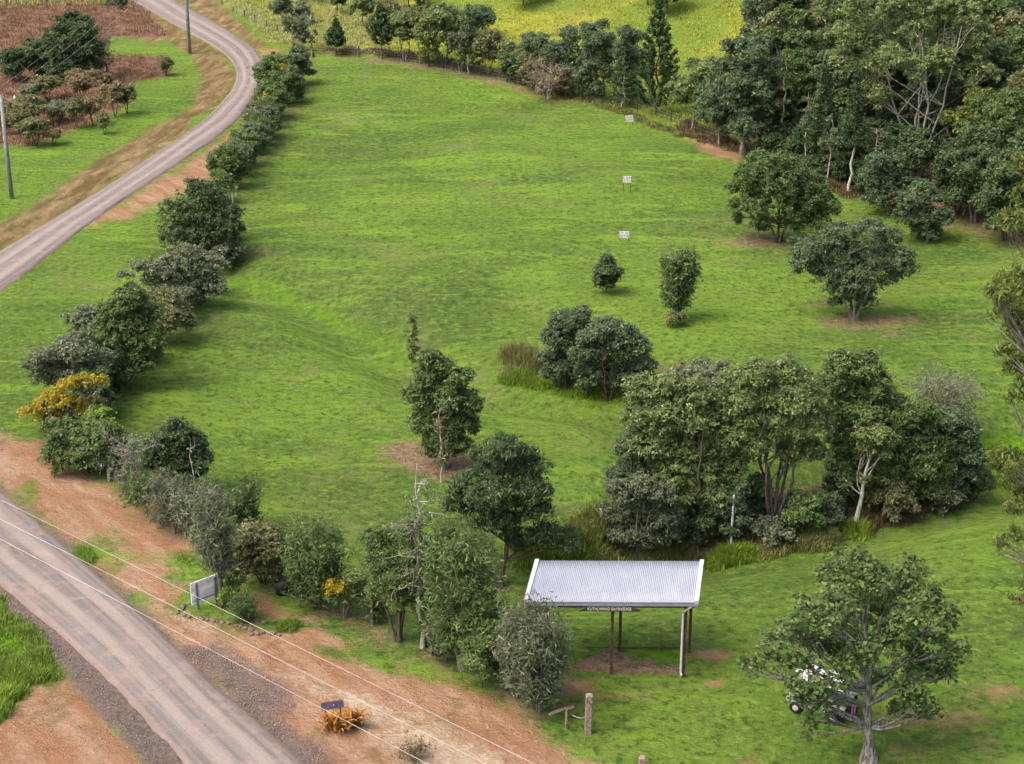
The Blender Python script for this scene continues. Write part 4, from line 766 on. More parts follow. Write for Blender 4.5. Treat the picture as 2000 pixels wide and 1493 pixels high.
broad(925, 75, 872, 965, 12, 68, 'blue', 'grey', 4600, 'blue green willowy tree behind the wattle clump', 'tree', group=FG, ln=.36, wd=.14, tuft=.4)
broad(1000, 160, 975, 1020, 105, 155, 'mid', 'dark', 1500, 'small green sapling left of the bare grey bush on the far fence', 'tree', group=FG, ln=.3)
broad(1040, 172, 1000, 1092, 62, 166, 'blue', 'grey', 7000, 'leftmost blue green willow like tree right of the gap in the far trees', 'tree', group=FG, ln=.30, wd=.11, tuft=.4, shape='column', nlobe=17, stems=2)
broad(1112, 186, 1062, 1162, 55, 180, 'blue', 'grey', 8200, 'second blue green willow like tree from the gap in the far trees', 'tree', group=FG, ln=.30, wd=.11, tuft=.4, shape='column', nlobe=17, stems=2)
broad(1172, 198, 1120, 1215, 42, 192, 'blue', 'grey', 9200, 'tallest blue green willow like tree behind the pale branched pine', 'tree', group=FG, ln=.30, wd=.11, tuft=.4, shape='column', nlobe=17, stems=2)
broad(1224, 204, 1182, 1266, 52, 198, 'blue', 'grey', 8600, 'blue green willow like tree left of the big dark pine', 'tree', group=FG, ln=.30, wd=.11, tuft=.4, shape='column', nlobe=17, stems=2)
bare(1069, 194, 1022, 1118, 115, 'dead', 'round twiggy purple grey bush on the far fence line', 14, 8, 'shrub', 'shrub', .02, 4, 'brown', 1500, up=.5, ln=.2, wd=.1, group=FG)
broad(1050, 180, 1010, 1085, 108, 172, 'olive', 'grey', 2600, 'dull olive tree behind the purple grey bush', 'tree', group=FG, ln=.3)
broad(1105, 190, 1085, 1128, 135, 186, 'brown', 'grey', 1100, 'small brownish shrub right of the purple grey bush', 'shrub', group=FG, ln=.28)
hoop(1148, 196, 1122, 1172, 92, 'hoop', 'pale', 'short pine with pale lower branches left of the pale branched pine', 8, 6, 55, .45, .3, group=FG)
hoop(1216, 211, 1190, 1244, 78, 'hoop', 'pale', 'slim pine showing pale bare branches against the blue green trees', 12, 6, 34, .35, .45, group=FG, tr=.1)
hoop(1281, 224, 1234, 1328, 5, 'hoop', 'dark', 'tallest dark pine with upcurved branches on the far side of the paddock', 11, 6, 115, .95, .42, sausage=.17, group=FG, start=.07, ln=.3, wd=.1)
# back hillside
BG_ = 'trees scattered on the grassy slopes beyond the paddock'
for q in [(552, 52, 530, 572, -8, 'blue', 'grey', 'thin blue green gum on the pale grass right of the road fence', 1400), (585, 50, 565, 612, 5, 'grey', 'grey', 'scraggy grey tree on the pale grass above the hedge', 900), (658, 26, 645, 675, -20, 'mid', 'dark', 'narrow dark tree at the top edge above the smallest pine', 1300),
          (708, 52, 682, 735, -12, 'light', 'grey', 'open crowned tree on the pale grass above the upswept pine', 1500), (725, 12, 690, 755, -60, 'blue', 'dark', 'blue green tree at the top edge left of the dark hill trees', 3600), (800, 20, 745, 835, -60, 'dark', 'dark', 'dark tree at the top edge behind the wattle clump', 4200),
          (822, 24, 810, 842, -20, 'dark', 'dark', 'small dark tree touching the top edge beside the wattle clump', 1300), (1022, 12, 985, 1065, -50, 'dark', 'dark', 'dark tree at the top edge above the yellow hill', 2800), (1303, 26, 1252, 1348, -50, 'dark', 'dark', 'dark round tree at the top edge above the tallest pine', 5200),
          (1265, 10, 1235, 1290, -60, 'dark', 'dark', 'dark tree at the top edge left of the round one', 2600), (598, 6, 580, 625, -55, 'light', 'grey', 'pale green tree at the top edge above the hedge', 1500), (765, 45, 745, 785, 5, 'olive', 'grey', 'small olive tree above the upswept pine', 1200)]:
    broad(q[0], q[1], q[2], q[3], q[4], q[1] - (q[1] - q[4]) * .3, q[5], q[6], q[8], q[7], 'tree', group=BG_, ln=.36, wd=.16, tuft=.4, nlobe=9)
# top left scrub
SG = 'scrub trees in the red brown weeds across the road'
broad(150, 158, 86, 204, 26, 150, 'dark', 'dark', 14500, 'largest dense dark green tree in the red brown field', 'tree', group=SG, ln=.34, wd=.14, tuft=.4,
      lob=[(140, 50, 26), (115, 70, 26), (165, 62, 24), (140, 85, 36), (105, 105, 26), (175, 95, 26), (150, 120, 36), (115, 135, 26), (180, 130, 24), (150, 145, 26), (125, 45, 14), (168, 42, 12)])
broad(72, 152, 40, 102, 76, 145, 'dark', 'dark', 5600, 'middle dark green tree of the three in the red brown field', 'tree', group=SG, ln=.32, wd=.14)
broad(28, 160, 4, 48, 95, 155, 'dark', 'dark', 3800, 'smallest dark green tree at the left of the three in the red brown field', 'tree', group=SG, ln=.32, wd=.14)
bare(212, 148, 190, 242, 66, 'grey', 'bare grey stemmed tree against the right of the largest dark tree', 10, 5, 'tree', 'tree', .012, 4, 'grey', 900, up=.8, ln=.2, group=SG)
bare(78, 64, 70, 92, 25, 'dark', 'small black leafless tree standing in the red brown field', 6, 3, thr=.03, group=SG)
broad(237, 18, 226, 250, -8, 14, 'dark', 'dark', 900, 'small dark conifer like bush at the roadside near the top edge', 'shrub', group=SG, ln=.3)
broad(210, 10, 198, 222, -10, 8, 'lime', 'grey', 500, 'small bright green bush near the top edge left of the road', 'shrub', group=SG, ln=.3)
for i, q in enumerate([(95, 196, 62, 122, 148, 'olive', 'pale olive shrub with a rounded top below the middle dark tree'), (165, 196, 125, 205, 138, 'brown', 'widest brown leaved shrub below the largest dark tree'), (60, 250, 30, 92, 188, 'olive', 'olive shrub behind the bottom left shrub clump'),
                       (40, 262, 6, 78, 215, 'olive', 'leftmost olive green shrub beside the power pole'), (118, 238, 88, 145, 200, 'grey', 'small grey green shrub in the middle of the scrub'), (150, 250, 130, 175, 195, 'olive', 'thin stemmed olive shrub at the edge of the weeds'),
                       (182, 244, 165, 205, 185, 'brown', 'brown shrub with thin legs third from the right'), (225, 228, 205, 245, 160, 'brown', 'brown shrub second from the right of the scrub row'), (248, 222, 230, 270, 165, 'olive', 'rightmost olive shrub of the scrub row by the grass'),
                       (105, 284, 92, 122, 250, 'brown', 'small bare looking shrub at the lower edge of the weeds'), (18, 246, -10, 40, 200, 'brown', 'brown shrub behind the power pole'), (205, 180, 190, 225, 145, 'brown', 'brown shrub at the right end of the upper scrub'),
                       (325, 148, 312, 338, 112, 'olive', 'small lone shrub on the grass near the road bend'), (60, 206, 40, 80, 165, 'grey', 'dull grey shrub right under the smallest dark tree'), (70, 285, 40, 95, 232, 'olive', 'yellowish shrub right of the power pole'), (205, 262, 192, 218, 222, 'olive', 'slim shrub standing on the grass edge of the scrub')]):
    broad(q[0], q[1], q[2], q[3], q[4], q[1] - (q[1] - q[4]) * .3, q[5], 'dark', int((q[3] - q[2]) * (q[1] - q[4]) * .75), q[6], 'shrub', group=SG, ln=.3, wd=.12, stems=3, nlobe=8, tuft=.3)
# ---------------------------------------------------------------- forest at the upper right
WG = 'forest at the upper right beyond the paddock'
broad(1352, 258, 1310, 1420, 112, 235, 'light', 'grey', 7800, 'feathery light green tree right of the tallest pine', 'tree', group=WG, ln=.34, wd=.12, tuft=.42)
broad(1450, 300, 1380, 1530, 62, 285, 'blue', 'grey', 16500, 'large grey green tree forming the left shoulder of the forest', 'tree', group=WG, ln=.34, wd=.13, tuft=.42, nlobe=17)
broad(1405, 285, 1350, 1450, 150, 270, 'blue', 'grey', 7200, 'rounded willowy tree at the left corner of the forest edge', 'tree', group=WG, ln=.34, wd=.12, tuft=.42)
hoop(1527, 305, 1488, 1562, 105, 'hoopy', 'pale', 'very slender pine with a white trunk and small tufts at the forest edge', 7, 5, 34, .55, .55, group=WG, tr=.13, blen=.42, sausage=.22, start=.1)
hoop(1600, 345, 1555, 1640, 135, 'hoop', 'pale', 'pointed pine with silvery foliage tiers right of the slender white trunked pine', 12, 6, 80, .2, .3, group=WG, tr=.13, start=.3, sausage=.26)
hoop(1657, 380, 1620, 1695, 140, 'hoop', 'pale', 'pine with a long straight white trunk reaching down to the grass', 12, 6, 70, .25, .3, group=WG, tr=.13, start=.42, sausage=.26)
hoop(1720, 330, 1680, 1765, 185, 'hoop', 'dark', 'pointed dark pine between the white trunked pine and the big white gum', 10, 6, 80, .2, .25, group=WG, start=.25, sausage=.26)
for q in [(1612, 372, 1590, 1640, 230, 'thin grey trunk under the silvery pine'), (1700, 385, 1680, 1722, 250, 'thin pale trunk between the straight white trunk and the pale rounded tree'), (1568, 340, 1548, 1590, 180, 'leaning grey trunk between the two left forest pines'), (1880, 420, 1860, 1905, 300, 'pale thin trunk in the dark forest behind the lower grey green tree'), (1930, 440, 1905, 1955, 300, 'second pale thin trunk in the dark forest near the right edge')]:
    bare(q[0], q[1], q[2], q[3], q[4], 'pale', q[5], 7, 4, 'tree', 'tree', .011, 1, 'grey', 500, ln=.25, wd=.1, z0f=.35, group=WG)
bare(1475, 305, 1455, 1500, 190, 'pale', 'thin pale trunk at the forest edge left of the slender pine', 5, 3, 'tree', 'tree', .012, 1, 'grey', 500, ln=.3, wd=.12, group=WG)
broad(1790, 345, 1630, 1935, -40, 230, 'light', 'pale', 15000, 'great forest gum with white branches fanning out wide', 'tree', group=WG, ln=.36, wd=.14, tuft=.45, stems=5, inner=.5, twig=9, tr=.17, twig_r=.03,
      lob=[(1700, 20, 46), (1760, 0, 46), (1820, 10, 46), (1880, 30, 44), (1660, 70, 36), (1720, 70, 36), (1910, 80, 34), (1850, 70, 40), (1780, 60, 36), (1650, 120, 26), (1880, 150, 38), (1925, 140, 26), (1700, 130, 26), (1840, 200, 30), (1790, 130, 30, -2), (1745, 110, 34, -2), (1830, 120, 34, -2), (1720, 190, 26, -1), (1900, 200, 28), (1690, 170, 24)])
bare(1832, 330, 1790, 1880, 130, 'pale', 'second white trunk standing right of the great forest gum', 8, 5, 'tree', 'tree', .011, 1, 'light', 2600, ln=.34, wd=.13, z0f=.45, group=WG)
for q in [(1520, 292, 1470, 1590, 190, 'dark', 'dark', 'dark bush wall behind the slender white trunked pine'), (1590, 322, 1550, 1640, 215, 'dark', 'dark', 'shaded dark tree under the silvery pine'), (1640, 342, 1600, 1690, 225, 'dark', 'dark', 'shaded dark tree left of the straight white trunk'),  # dark leaf colour on these stands in for the shade behind the pines
          (1690, 352, 1660, 1740, 235, 'dark', 'dark', 'shaded dark tree right of the straight white trunk'), (1560, 290, 1500, 1610, 110, 'mid', 'grey', 'mid green tree between the two left forest pines'), (1540, 255, 1470, 1590, 10, 'mid', 'grey', 'tall mid green tree behind the slender pine'),
          (1620, 275, 1560, 1700, -20, 'mid', 'grey', 'tall tree behind the silvery pine reaching the top edge'), (1500, 240, 1450, 1560, 80, 'olive', 'grey', 'dark topped tree on the forest shoulder'), (1680, 300, 1630, 1740, 100, 'mid', 'dark', 'green tree behind the straight white trunk'),
          (1760, 370, 1710, 1820, 240, 'dark', 'dark', 'dark tree under the great gum behind the pale rounded tree'), (1900, 435, 1840, 1965, 250, 'dark', 'grey', 'broad dark tree right of the lower grey green tree'), (1960, 470, 1900, 2030, 300, 'dark', 'dark', 'dark tree at the right end of the forest edge'),
          (1870, 420, 1810, 1920, 280, 'dark', 'dark', 'dense dark tree just behind the lower grey green tree'), (1935, 400, 1860, 2010, 180, 'mid', 'grey', 'tall dark green tree with visible grey stems at the forest right'), (1985, 360, 1930, 2060, 130, 'olive', 'grey', 'rounded olive topped tree near the right edge'),
          (1900, 330, 1850, 1960, 160, 'mid', 'grey', 'tree beside the yellow leaved clump'), (2020, 480, 1960, 2110, 240, 'dark', 'dark', 'dark forest tree cut by the right edge of the view'), (1960, 300, 1900, 2040, 60, 'mid', 'dark', 'dark tree left of the tall thin trunks'),
          (1830, 270, 1780, 1880, 60, 'dark', 'dark', 'shaded tree behind the second white trunk'), (1740, 280, 1690, 1790, 100, 'dark', 'dark', 'shaded tree seen between the limbs of the great gum')]:
    broad(q[0], q[1], q[2], q[3], q[4], q[1] - (q[1] - q[4]) * .10, q[5], q[6], int(min(9500, (q[3] - q[2]) * (q[1] - q[4]) * .55)), q[7], 'tree', group=WG, ln=.36, wd=.15, tuft=.45, nlobe=13, stems=2, twig=2)
broad(1890, 372, 1845, 1930, 150, 340, 'gold', 'grey', 2200, 'yellow leaved clump of foliage in the forest right of the great gum', 'tree', group=WG, ln=.32, lob=[(1860, 228, 18), (1885, 218, 16), (1905, 190, 20), (1925, 185, 12), (1850, 235, 12)], blossom=[(1905, 190, 14), (1885, 212, 12), (1855, 230, 12)])
for q in [(1545, 322, 1515, 1585, 262, 'low dark bush added for floor shade at the foot of the slender white trunked pine'), (1608, 350, 1575, 1640, 285, 'low dark bush added for floor shade at the foot of the silvery tiered pine'), (1638, 362, 1615, 1668, 300, 'low dark bush added for floor shade just left of the straight white trunk'), (1682, 378, 1662, 1712, 312, 'low dark bush added for floor shade just right of the straight white trunk'), (1500, 315, 1470, 1530, 262, 'low dark bush added for floor shade above the domed tree at the forest edge')]:
    broad(q[0], q[1], q[2], q[3], q[4], q[1] - 4, 'dark', 'dark', 3000, q[5], 'shrub', group=WG, ln=.3, wd=.13, stems=3, nlobe=9)  # bushes added to darken the forest floor, which is only in shade
# trees deeper in the forest: copies of a few kinds, nothing tells the copies apart
deep = []
for i, (x0, x1, top, lf, bk) in enumerate([(1300, 1420, 40, 'dark', 'grey'), (1300, 1400, 60, 'blue', 'grey'), (1300, 1430, 20, 'mid', 'pale'), (1300, 1400, 50, 'olive', 'grey')]):
    deep.append(broad((x0 + x1) / 2, 240, x0, x1, top, 215, lf, bk, 7500, 'tall tree of the dense forest covering the upper right slope', 'tree', group='forest trees on the slope behind the forest edge', ln=.4, wd=.18, tuft=.5, nlobe=14, stems=2, twig=2))
spots = []
rg = np.random.default_rng(31)
for row, (py, x0, x1, st_) in enumerate([(285, 1545, 2100, 62), (225, 1500, 2120, 64), (165, 1475, 2130, 62), (105, 1480, 2140, 60), (60, 1500, 2140, 58), (20, 1480, 2150, 56), (-20, 1440, 2150, 56)]):
    for x in range(x0, x1, st_):
        spots.append((x + rg.uniform(-18, 18) + row % 2 * 20, py + rg.uniform(-12, 12) + max(0, (x - 1500)) * .12))
for i, (px, py) in enumerate(spots):
    P = G(px, py); k = int(rg.integers(0, 4)); sc = (rg.uniform(.85, 1.25), rg.uniform(.8, 1.2)); rz = rg.uniform(0, 6.28)
    if i < 4: deep[i].location = P; deep[i].rotation_euler = (0, 0, rz)
    else: copy_thing(deep[k], P, sc, rz)

# ---------------------------------------------------------------- tall grass (stuff)
def blades(name, pts, n, h, wd, mats, label, lean=.6, soft=False, seed=1, nb=5, minp=None):
    rng = np.random.default_rng(seed); Pw = GP(pts); lo, hi = Pw.min(0), Pw.max(0); got = []
    tot = 0
    while tot < n:
        X = rng.uniform(lo[0], hi[0], n); Y = rng.uniform(lo[1], hi[1], n); pm_ = poly_mask(X, Y, Pw, max(.5, h)); m = pm_ + (pm_ > .2) * .3 * np.sin(X * 2.1 + Y) * np.sin(Y * 1.7 - X * .8) + (pm_ > .12) * rng.normal(0, .16, n) > .52
        cl = np.sin(X * 1.1 + 2 * np.sin(Y * .7)) * np.sin(Y * 1.3 + X * .4) + rng.normal(0, .5, n) > -.35; m &= cl
        got.append(np.stack([X[m], Y[m], pm_[m]], 1)); tot += m.sum()
    Q = np.repeat(np.concatenate(got)[:n], nb, 0); hs_ = .45 + .55 * np.clip(Q[:, 2] * 1.2, 0, 1); hs_ = hs_ * (.75 + .35 * np.sin(Q[:, 0] * 1.9 + 1.3 * np.sin(Q[:, 1] * 2.3))); Q = Q[:, :2] + rng.normal(0, h * .25, (n * nb, 2)); z = hgt(Q[:, 0], Q[:, 1])
    N_ = len(Q); a = rng.uniform(0, 6.283, N_); hh = h * hs_ * rng.uniform(.35, 1.2, N_); le = lean * hh * rng.uniform(.2, 1.3, N_)
    b = np.stack([Q[:, 0], Q[:, 1], z - .04], 1); t_ = b + np.stack([np.cos(a) * le, np.sin(a) * le, hh + .04], 1)
    mdl = b * .45 + t_ * .55 + np.stack([-np.cos(a) * le * .18, -np.sin(a) * le * .18, hh * .1], 1)
    s_ = np.stack([-np.sin(a), np.cos(a), a * 0], 1) * (wd * rng.uniform(.6, 1.3, N_))[:, None] / 2
    V = np.stack([b, mdl + s_, t_, mdl - s_], 1).reshape(-1, 3); F = np.arange(4 * N_).reshape(N_, 4)
    me = mesh_np(V, F, mats); return tag(obj(name, me), label, None, None, 'stuff')
GR = {'olv': leafmat('grass_olive', (.10, .12, .03), (.20, .23, .06), (.34, .34, .14), .4, .8), 'yel': leafmat('grass_yellow', (.22, .27, .04), (.40, .40, .06), (.56, .55, .20), .45, .7), 'pale': leafmat('grass_pale', (.22, .24, .08), (.42, .42, .16), (.60, .56, .30), .45, .7),
      'rus': leafmat('weeds_russet', (.15, .085, .055), (.27, .155, .105), (.36, .28, .17), .35, .8), 'lime': leafmat('grass_lime', (.12, .20, .02), (.22, .33, .04), (.38, .44, .12), .4, .7),
      'tan': leafmat('grass_tan', (.13, .15, .045), (.25, .26, .09), (.42, .39, .20), .45, .8), 'green': leafmat('grass_green', (.09, .15, .02), (.18, .28, .045), (.32, .40, .12), .45, .7),
      'brn': leafmat('scrub_brown', (.10, .078, .04), (.19, .15, .08), (.30, .25, .15), .35, .8)}
blades('tall_grass', [(430, -30), (455, 12), (530, 80), (600, 92), (650, 108), (790, 112), (1000, 158), (1100, 185), (1240, 215), (1340, 262), (1400, 275), (1480, 240), (1480, -60)], 9000, .30, .12, GR['yel'], 'yellow green tall grass on the hillside beyond the paddock', seed=3, nb=3)
blades('tall_grass', [(435, 5), (530, 85), (600, 92), (700, 108), (800, 100), (800, -40), (400, -40)], 8000, .5, .08, GR['pale'], 'pale seeding grass above the far hedge end', seed=4, nb=4)
blades('weeds', [(-40, 295), (60, 285), (150, 250), (235, 215), (262, 160), (335, 148), (320, 108), (200, 108), (210, 70), (330, 72), (240, -30), (-60, -30)], 11000, .45, .08, GR['rus'], 'red brown weeds in the field across the road', seed=5, nb=3)
blades('tall_grass', [(-40, 20), (240, 10), (250, -30), (-60, -40)], 1500, .7, .08, GR['pale'], 'pale green grass strip at the top left corner', seed=24, nb=4)
blades('tall_grass', [(1370, 1112), (1380, 1088), (1430, 1082), (1478, 1076), (1480, 1096), (1420, 1108)], 900, .62, .05, GR['lime'], 'bright lime green grass clump on the bank beside the roof', seed=6, nb=8)
blades('tall_grass', [(1476, 1094), (1476, 1074), (1560, 1060), (1640, 1040), (1645, 1058), (1560, 1078)], 1100, .75, .045, GR['tan'], 'tan seeding grass along the bank in front of the thicket', seed=7, nb=8)
blades('tall_grass', [(1640, 1058), (1645, 1032), (1686, 1028), (1690, 1048)], 320, .6, .05, GR['lime'], 'small lime green grass clump below the slim white trunk', seed=8, nb=8)
blades('tall_grass', [(1690, 1040), (1700, 1018), (1880, 960), (1900, 975), (1800, 1010)], 900, .55, .045, GR['brn'], 'brown dry grass along the right foot of the thicket', seed=9, nb=7)
blades('reeds', [(985, 728), (990, 700), (1030, 692), (1062, 722), (1040, 735)], 420, 1.0, .05, GR['tan'], 'clump of tan reeds left of the round blue green tree', seed=10, nb=8)
blades('tall_grass', [(975, 745), (985, 728), (1060, 730), (1150, 755), (1225, 785), (1150, 778), (1050, 758)], 1600, .45, .05, GR['lime'], 'bright green grass lining the ditch below the reeds', seed=11, nb=6)
blades('tall_grass', [(1090, 1085), (1110, 1030), (1180, 1000), (1200, 1090)], 1000, .7, .05, GR['olv'], 'olive brown reeds between the big gum and the metal roof', seed=12, nb=7)
blades('tall_grass', [(1000, 1105), (1010, 1070), (1100, 1060), (1170, 1075), (1165, 1098), (1060, 1110)], 900, .8, .05, GR['lime'], 'yellow green shrubby grass at the left end of the roof', seed=13, nb=7)
blades('tall_grass', [(1160, 1092), (1180, 1075), (1350, 1075), (1370, 1092), (1360, 1110), (1170, 1110)], 1500, .75, .045, GR['tan'], 'mixed dry grass behind the roof ridge', seed=14, nb=7)
blades('undergrowth', [(1190, 1085), (1220, 1010), (1350, 990), (1500, 985), (1700, 950), (1880, 905), (1890, 960), (1700, 1020), (1500, 1068), (1380, 1080)], 4000, .45, .06, GR['brn'], 'dark brown undergrowth beneath the gully thicket', seed=15, nb=6)
blades('tall_grass', [(-60, 1165), (0, 1172), (60, 1225), (108, 1300), (118, 1330), (60, 1345), (20, 1400), (-60, 1440)], 4200, .34, .04, GR['green'], 'lush green roadside grass in the lower left corner', seed=16, nb=6)
blades('tall_grass', [(-60, 1370), (-20, 1300), (30, 1330), (10, 1400), (-60, 1430)], 900, .5, .04, GR['lime'], 'bright tuft of roadside grass at the left edge', seed=17, nb=6)
blades('tall_grass', [(1110, 192), (1230, 230), (1330, 268), (1330, 262), (1235, 222), (1120, 182)], 900, .5, .06, GR['tan'], 'rough unmown strip on the far edge of the paddock', seed=18, nb=6)
blades('tall_grass', [(620, 106), (790, 116), (1000, 160), (1100, 190), (1100, 180), (1000, 150), (800, 104), (640, 98)], 1400, .5, .06, GR['brn'], 'brown dry grass beneath the far fence trees', seed=19, nb=6)
blades('tall_grass', [(1320, 262), (1480, 318), (1600, 372), (1700, 400), (1700, 380), (1600, 345), (1450, 290), (1340, 235)], 1800, .55, .06, GR['brn'], 'brown scrub grass along the forest edge', seed=20, nb=6)
blades('tall_grass', [(1880, 935), (1960, 950), (2060, 930), (2060, 870), (1905, 880)], 1400, .3, .05, GR['lime'], 'bright green wet grass right of the thicket', seed=21, nb=5)
blades('verge_grass', [(135, 1065), (160, 1065), (190, 1100), (175, 1105)], 260, .22, .03, GR['green'], 'small green grass strip between road and dirt bank', seed=22, nb=6)
blades('verge_grass', [(343, 1085), (380, 1078), (470, 1092), (440, 1112), (360, 1110)], 320, .16, .03, GR['green'], 'patch of green weeds behind the white sign panel', seed=23, nb=6)
blades('verge_grass', [(540, 1222), (570, 1212), (600, 1222), (570, 1238)], 260, .2, .03, GR['green'], 'grass tuft at the right tip of the stone edged bed', seed=25, nb=6)
# loose gravel beside the road: uncountable small stones
def gravel(name, polys, n, smin, smax, mat, label, seed):
    rng = np.random.default_rng(seed); Q = []
    for pts in polys:
        Pw = GP(pts); lo, hi = Pw.min(0), Pw.max(0); X = rng.uniform(lo[0], hi[0], n * 4); Y = rng.uniform(lo[1], hi[1], n * 4); m = poly_mask(X, Y, Pw, .02) > .5; Q.append(np.stack([X[m], Y[m]], 1)[:n])
    Q = np.concatenate(Q); N_ = len(Q); z = hgt(Q[:, 0], Q[:, 1]); s = rng.uniform(smin, smax, (N_, 1, 1)) * rng.uniform(.6, 1.3, (N_, 1, 3))
    u = np.array([(1, 0, 0), (0, 1, 0), (-1, 0, 0), (0, -1, 0), (0, 0, .8), (0, 0, -.6)], float); a = rng.uniform(0, 6.28, N_); ca, sa_ = np.cos(a), np.sin(a)
    V = u[None] * s; V = np.stack([V[..., 0] * ca[:, None] - V[..., 1] * sa_[:, None], V[..., 0] * sa_[:, None] + V[..., 1] * ca[:, None], V[..., 2]], -1) + np.stack([Q[:, 0], Q[:, 1], z + .02], 1)[:, None]
    f = np.array([(0, 1, 4), (1, 2, 4), (2, 3, 4), (3, 0, 4), (1, 0, 5), (2, 1, 5), (3, 2, 5), (0, 3, 5)]); F = (f[None] + (np.arange(N_) * 6)[:, None, None]).reshape(-1, 3)
    tag(obj(name, mesh_np(V.reshape(-1, 3), F, mat)), label, None, None, 'stuff')
def stonemat(name, a, b):
    t = NT(name); t.col(t.mix(t.isl(), a, b)); t.b.inputs['Roughness'].default_value = .9; return t.m
gravel('gravel', [[(335, 1262), (430, 1252), (510, 1310), (560, 1335), (585, 1372), (550, 1400), (660, 1493), (602, 1489), (437, 1352)], [(0, 1160), (150, 1285), (345, 1493), (300, 1493), (180, 1380), (90, 1270), (0, 1190)],
                  [(0, 925), (140, 1050), (345, 1245), (337, 1255), (245, 1170), (0, 962)]], 1800, .02, .045, stonemat('gravel_stone', (.13, .10, .095), (.28, .22, .20)), 'loose purple grey gravel pushed to the road edges', 31)
gravel('gravel', [[(20, 860), (100, 870), (340, 1060), (380, 1150), (460, 1240), (700, 1290), (1000, 1400), (1100, 1480), (700, 1480), (450, 1270), (280, 1190), (100, 1020)], [(0, 1400), (120, 1350), (280, 1480), (0, 1480)]], 1000, .012, .035,
       stonemat('soil_clod', (.20, .09, .05), (.50, .34, .24)), 'orange clods and small stones on the dirt verge', 32)
# ---------------------------------------------------------------- shelter
M_zinc = NT('roof_metal'); n_ = M_zinc.noise(M_zinc.scale(M_zinc.objc(), (1, .35, 1)), 2.2, 4, .65)
M_zinc.col(M_zinc.mix(M_zinc.ramp(n_, .35, .7), (.285, .305, .36), (.325, .345, .40))); M_zinc.b.inputs['Metallic'].default_value = .15; M_zinc.b.inputs['Roughness'].default_value = .5; M_zinc = M_zinc.m
M_white = simple('white_painted_metal', (.46, .46, .49), .45, 0, .05, 5); M_gut = simple('gutter_metal', (.26, .27, .33), .5, .2, .06, 4)
M_post = simple('timber_dark', (.075, .045, .03), .85, 0, .25, 9, .6); M_wood = simple('timber_weathered', (.20, .155, .125), .9, 0, .25, 8, .7); M_sgn = simple('sign_dark_board', (.045, .038, .036), .7, 0, .2, 9)
M_black = simple('black_plastic', (.02, .02, .022), .5); M_dirtw = simple('sign_back_metal', (.78, .79, .84), .5, .1, .12, 3); M_steel = simple('galvanised_post', (.22, .23, .26), .5, .4, .12, 6)
fl = Vector((.50, 63.72)); fr = Vector((7.30, 63.66)); u2 = (fr - fl).normalized(); v2 = Vector((-u2.y, u2.x))
g0 = h1(4, 64.5)
SH = empty('shelter', (fl.x, fl.y, g0), math.atan2(u2.y, u2.x), 'open sided shelter with a corrugated metal roof on dark posts', 'shelter')
RW, RD, ZF, ZB, SK = 6.8, 3.0, 3.42, 3.62, .46
nx_, V_, F_ = 88 * 6, [], []
for i in range(nx_ + 1):
    x = .12 + (RW - .24) * i / nx_; zz = .022 * math.cos(2 * math.pi * 88 * i / nx_)
    for k in range(5):
        f = k / 4; V_.append((x + SK * f, f * (RD + .07) - .07, ZF + (ZB - ZF) * f + zz))
F_ = [(i * 5 + k, (i + 1) * 5 + k, (i + 1) * 5 + k + 1, i * 5 + k + 1) for i in range(nx_) for k in range(4)]
mb = MB(); mb.add(V_, F_); o = mb.build('roof_sheet', M_zinc, SH, True); sm = o.modifiers.new('thick', 'SOLIDIFY'); sm.thickness = .006
for x in (.04, RW - .04):
    mb = MB(); a = Vector((x, -.02, ZF + .02)); b = Vector((x + SK, RD + .02, ZB + .02))
    mb.add([a + Vector((-.07, 0, -.16)), a + Vector((.07, 0, -.16)), b + Vector((.07, 0, -.16)), b + Vector((-.07, 0, -.16)), a + Vector((-.08, 0, .045)), a + Vector((.08, 0, .045)), b + Vector((.08, 0, .045)), b + Vector((-.08, 0, .045))],
           [(3, 2, 1, 0), (4, 5, 6, 7), (0, 1, 5, 4), (1, 2, 6, 5), (2, 3, 7, 6), (3, 0, 4, 7)]); mb.build('barge_capping', M_white, SH)
MB().prism([(0, ZF - .13), (RW, ZF - .13), (RW, ZF - .015), (0, ZF - .015)], -.15, -.145).box((RW / 2, -.06, ZF - .128), (RW, .17, .006)).box((RW / 2, -.002, ZF - .08), (RW, .006, .10)).box((.003, -.075, ZF - .075), (.006, .14, .10)).box((RW - .003, -.075, ZF - .075), (.006, .14, .10)).build('gutter', M_gut, SH)
MB().box((RW / 2, .03, ZF - .20), (RW - .2, .05, .17)).build('fascia_beam', M_post, SH)
for k, y in enumerate((.5, 1.4, 2.3)): MB().box((RW / 2 + SK * y / RD, y, ZF + .066 * y - .075), (RW - .3, .06, .09)).build('purlin', M_post, SH)
MB().box((RW / 2 + SK, RD - .03, ZB - .20), (RW - .2, .05, .17)).build('back_beam', M_post, SH)
for (x, y) in ((.52, .22), (3.48, .22), (6.38, .22), (.95, 1.95), (3.9, 1.95), (6.75, 1.95)):
    MB().box((x, y, (ZF - .1) / 2 - .1), (.11, .11, ZF + .1)).build('post', M_post, SH)
mb = MB(); mb.tube([(.95, .30, ZF - .2), (.56, .24, 2.0)], .045, 4); mb.build('brace', M_post, SH)
MB().tube([(.60, 1.9, 2.1), (.52, .3, 3.1)], .04, 4).build('brace', M_post, SH)
MB().tube([(6.72, 1.85, 2.0), (6.45, .5, ZF - .2)], .04, 4).build('brace', M_post, SH)
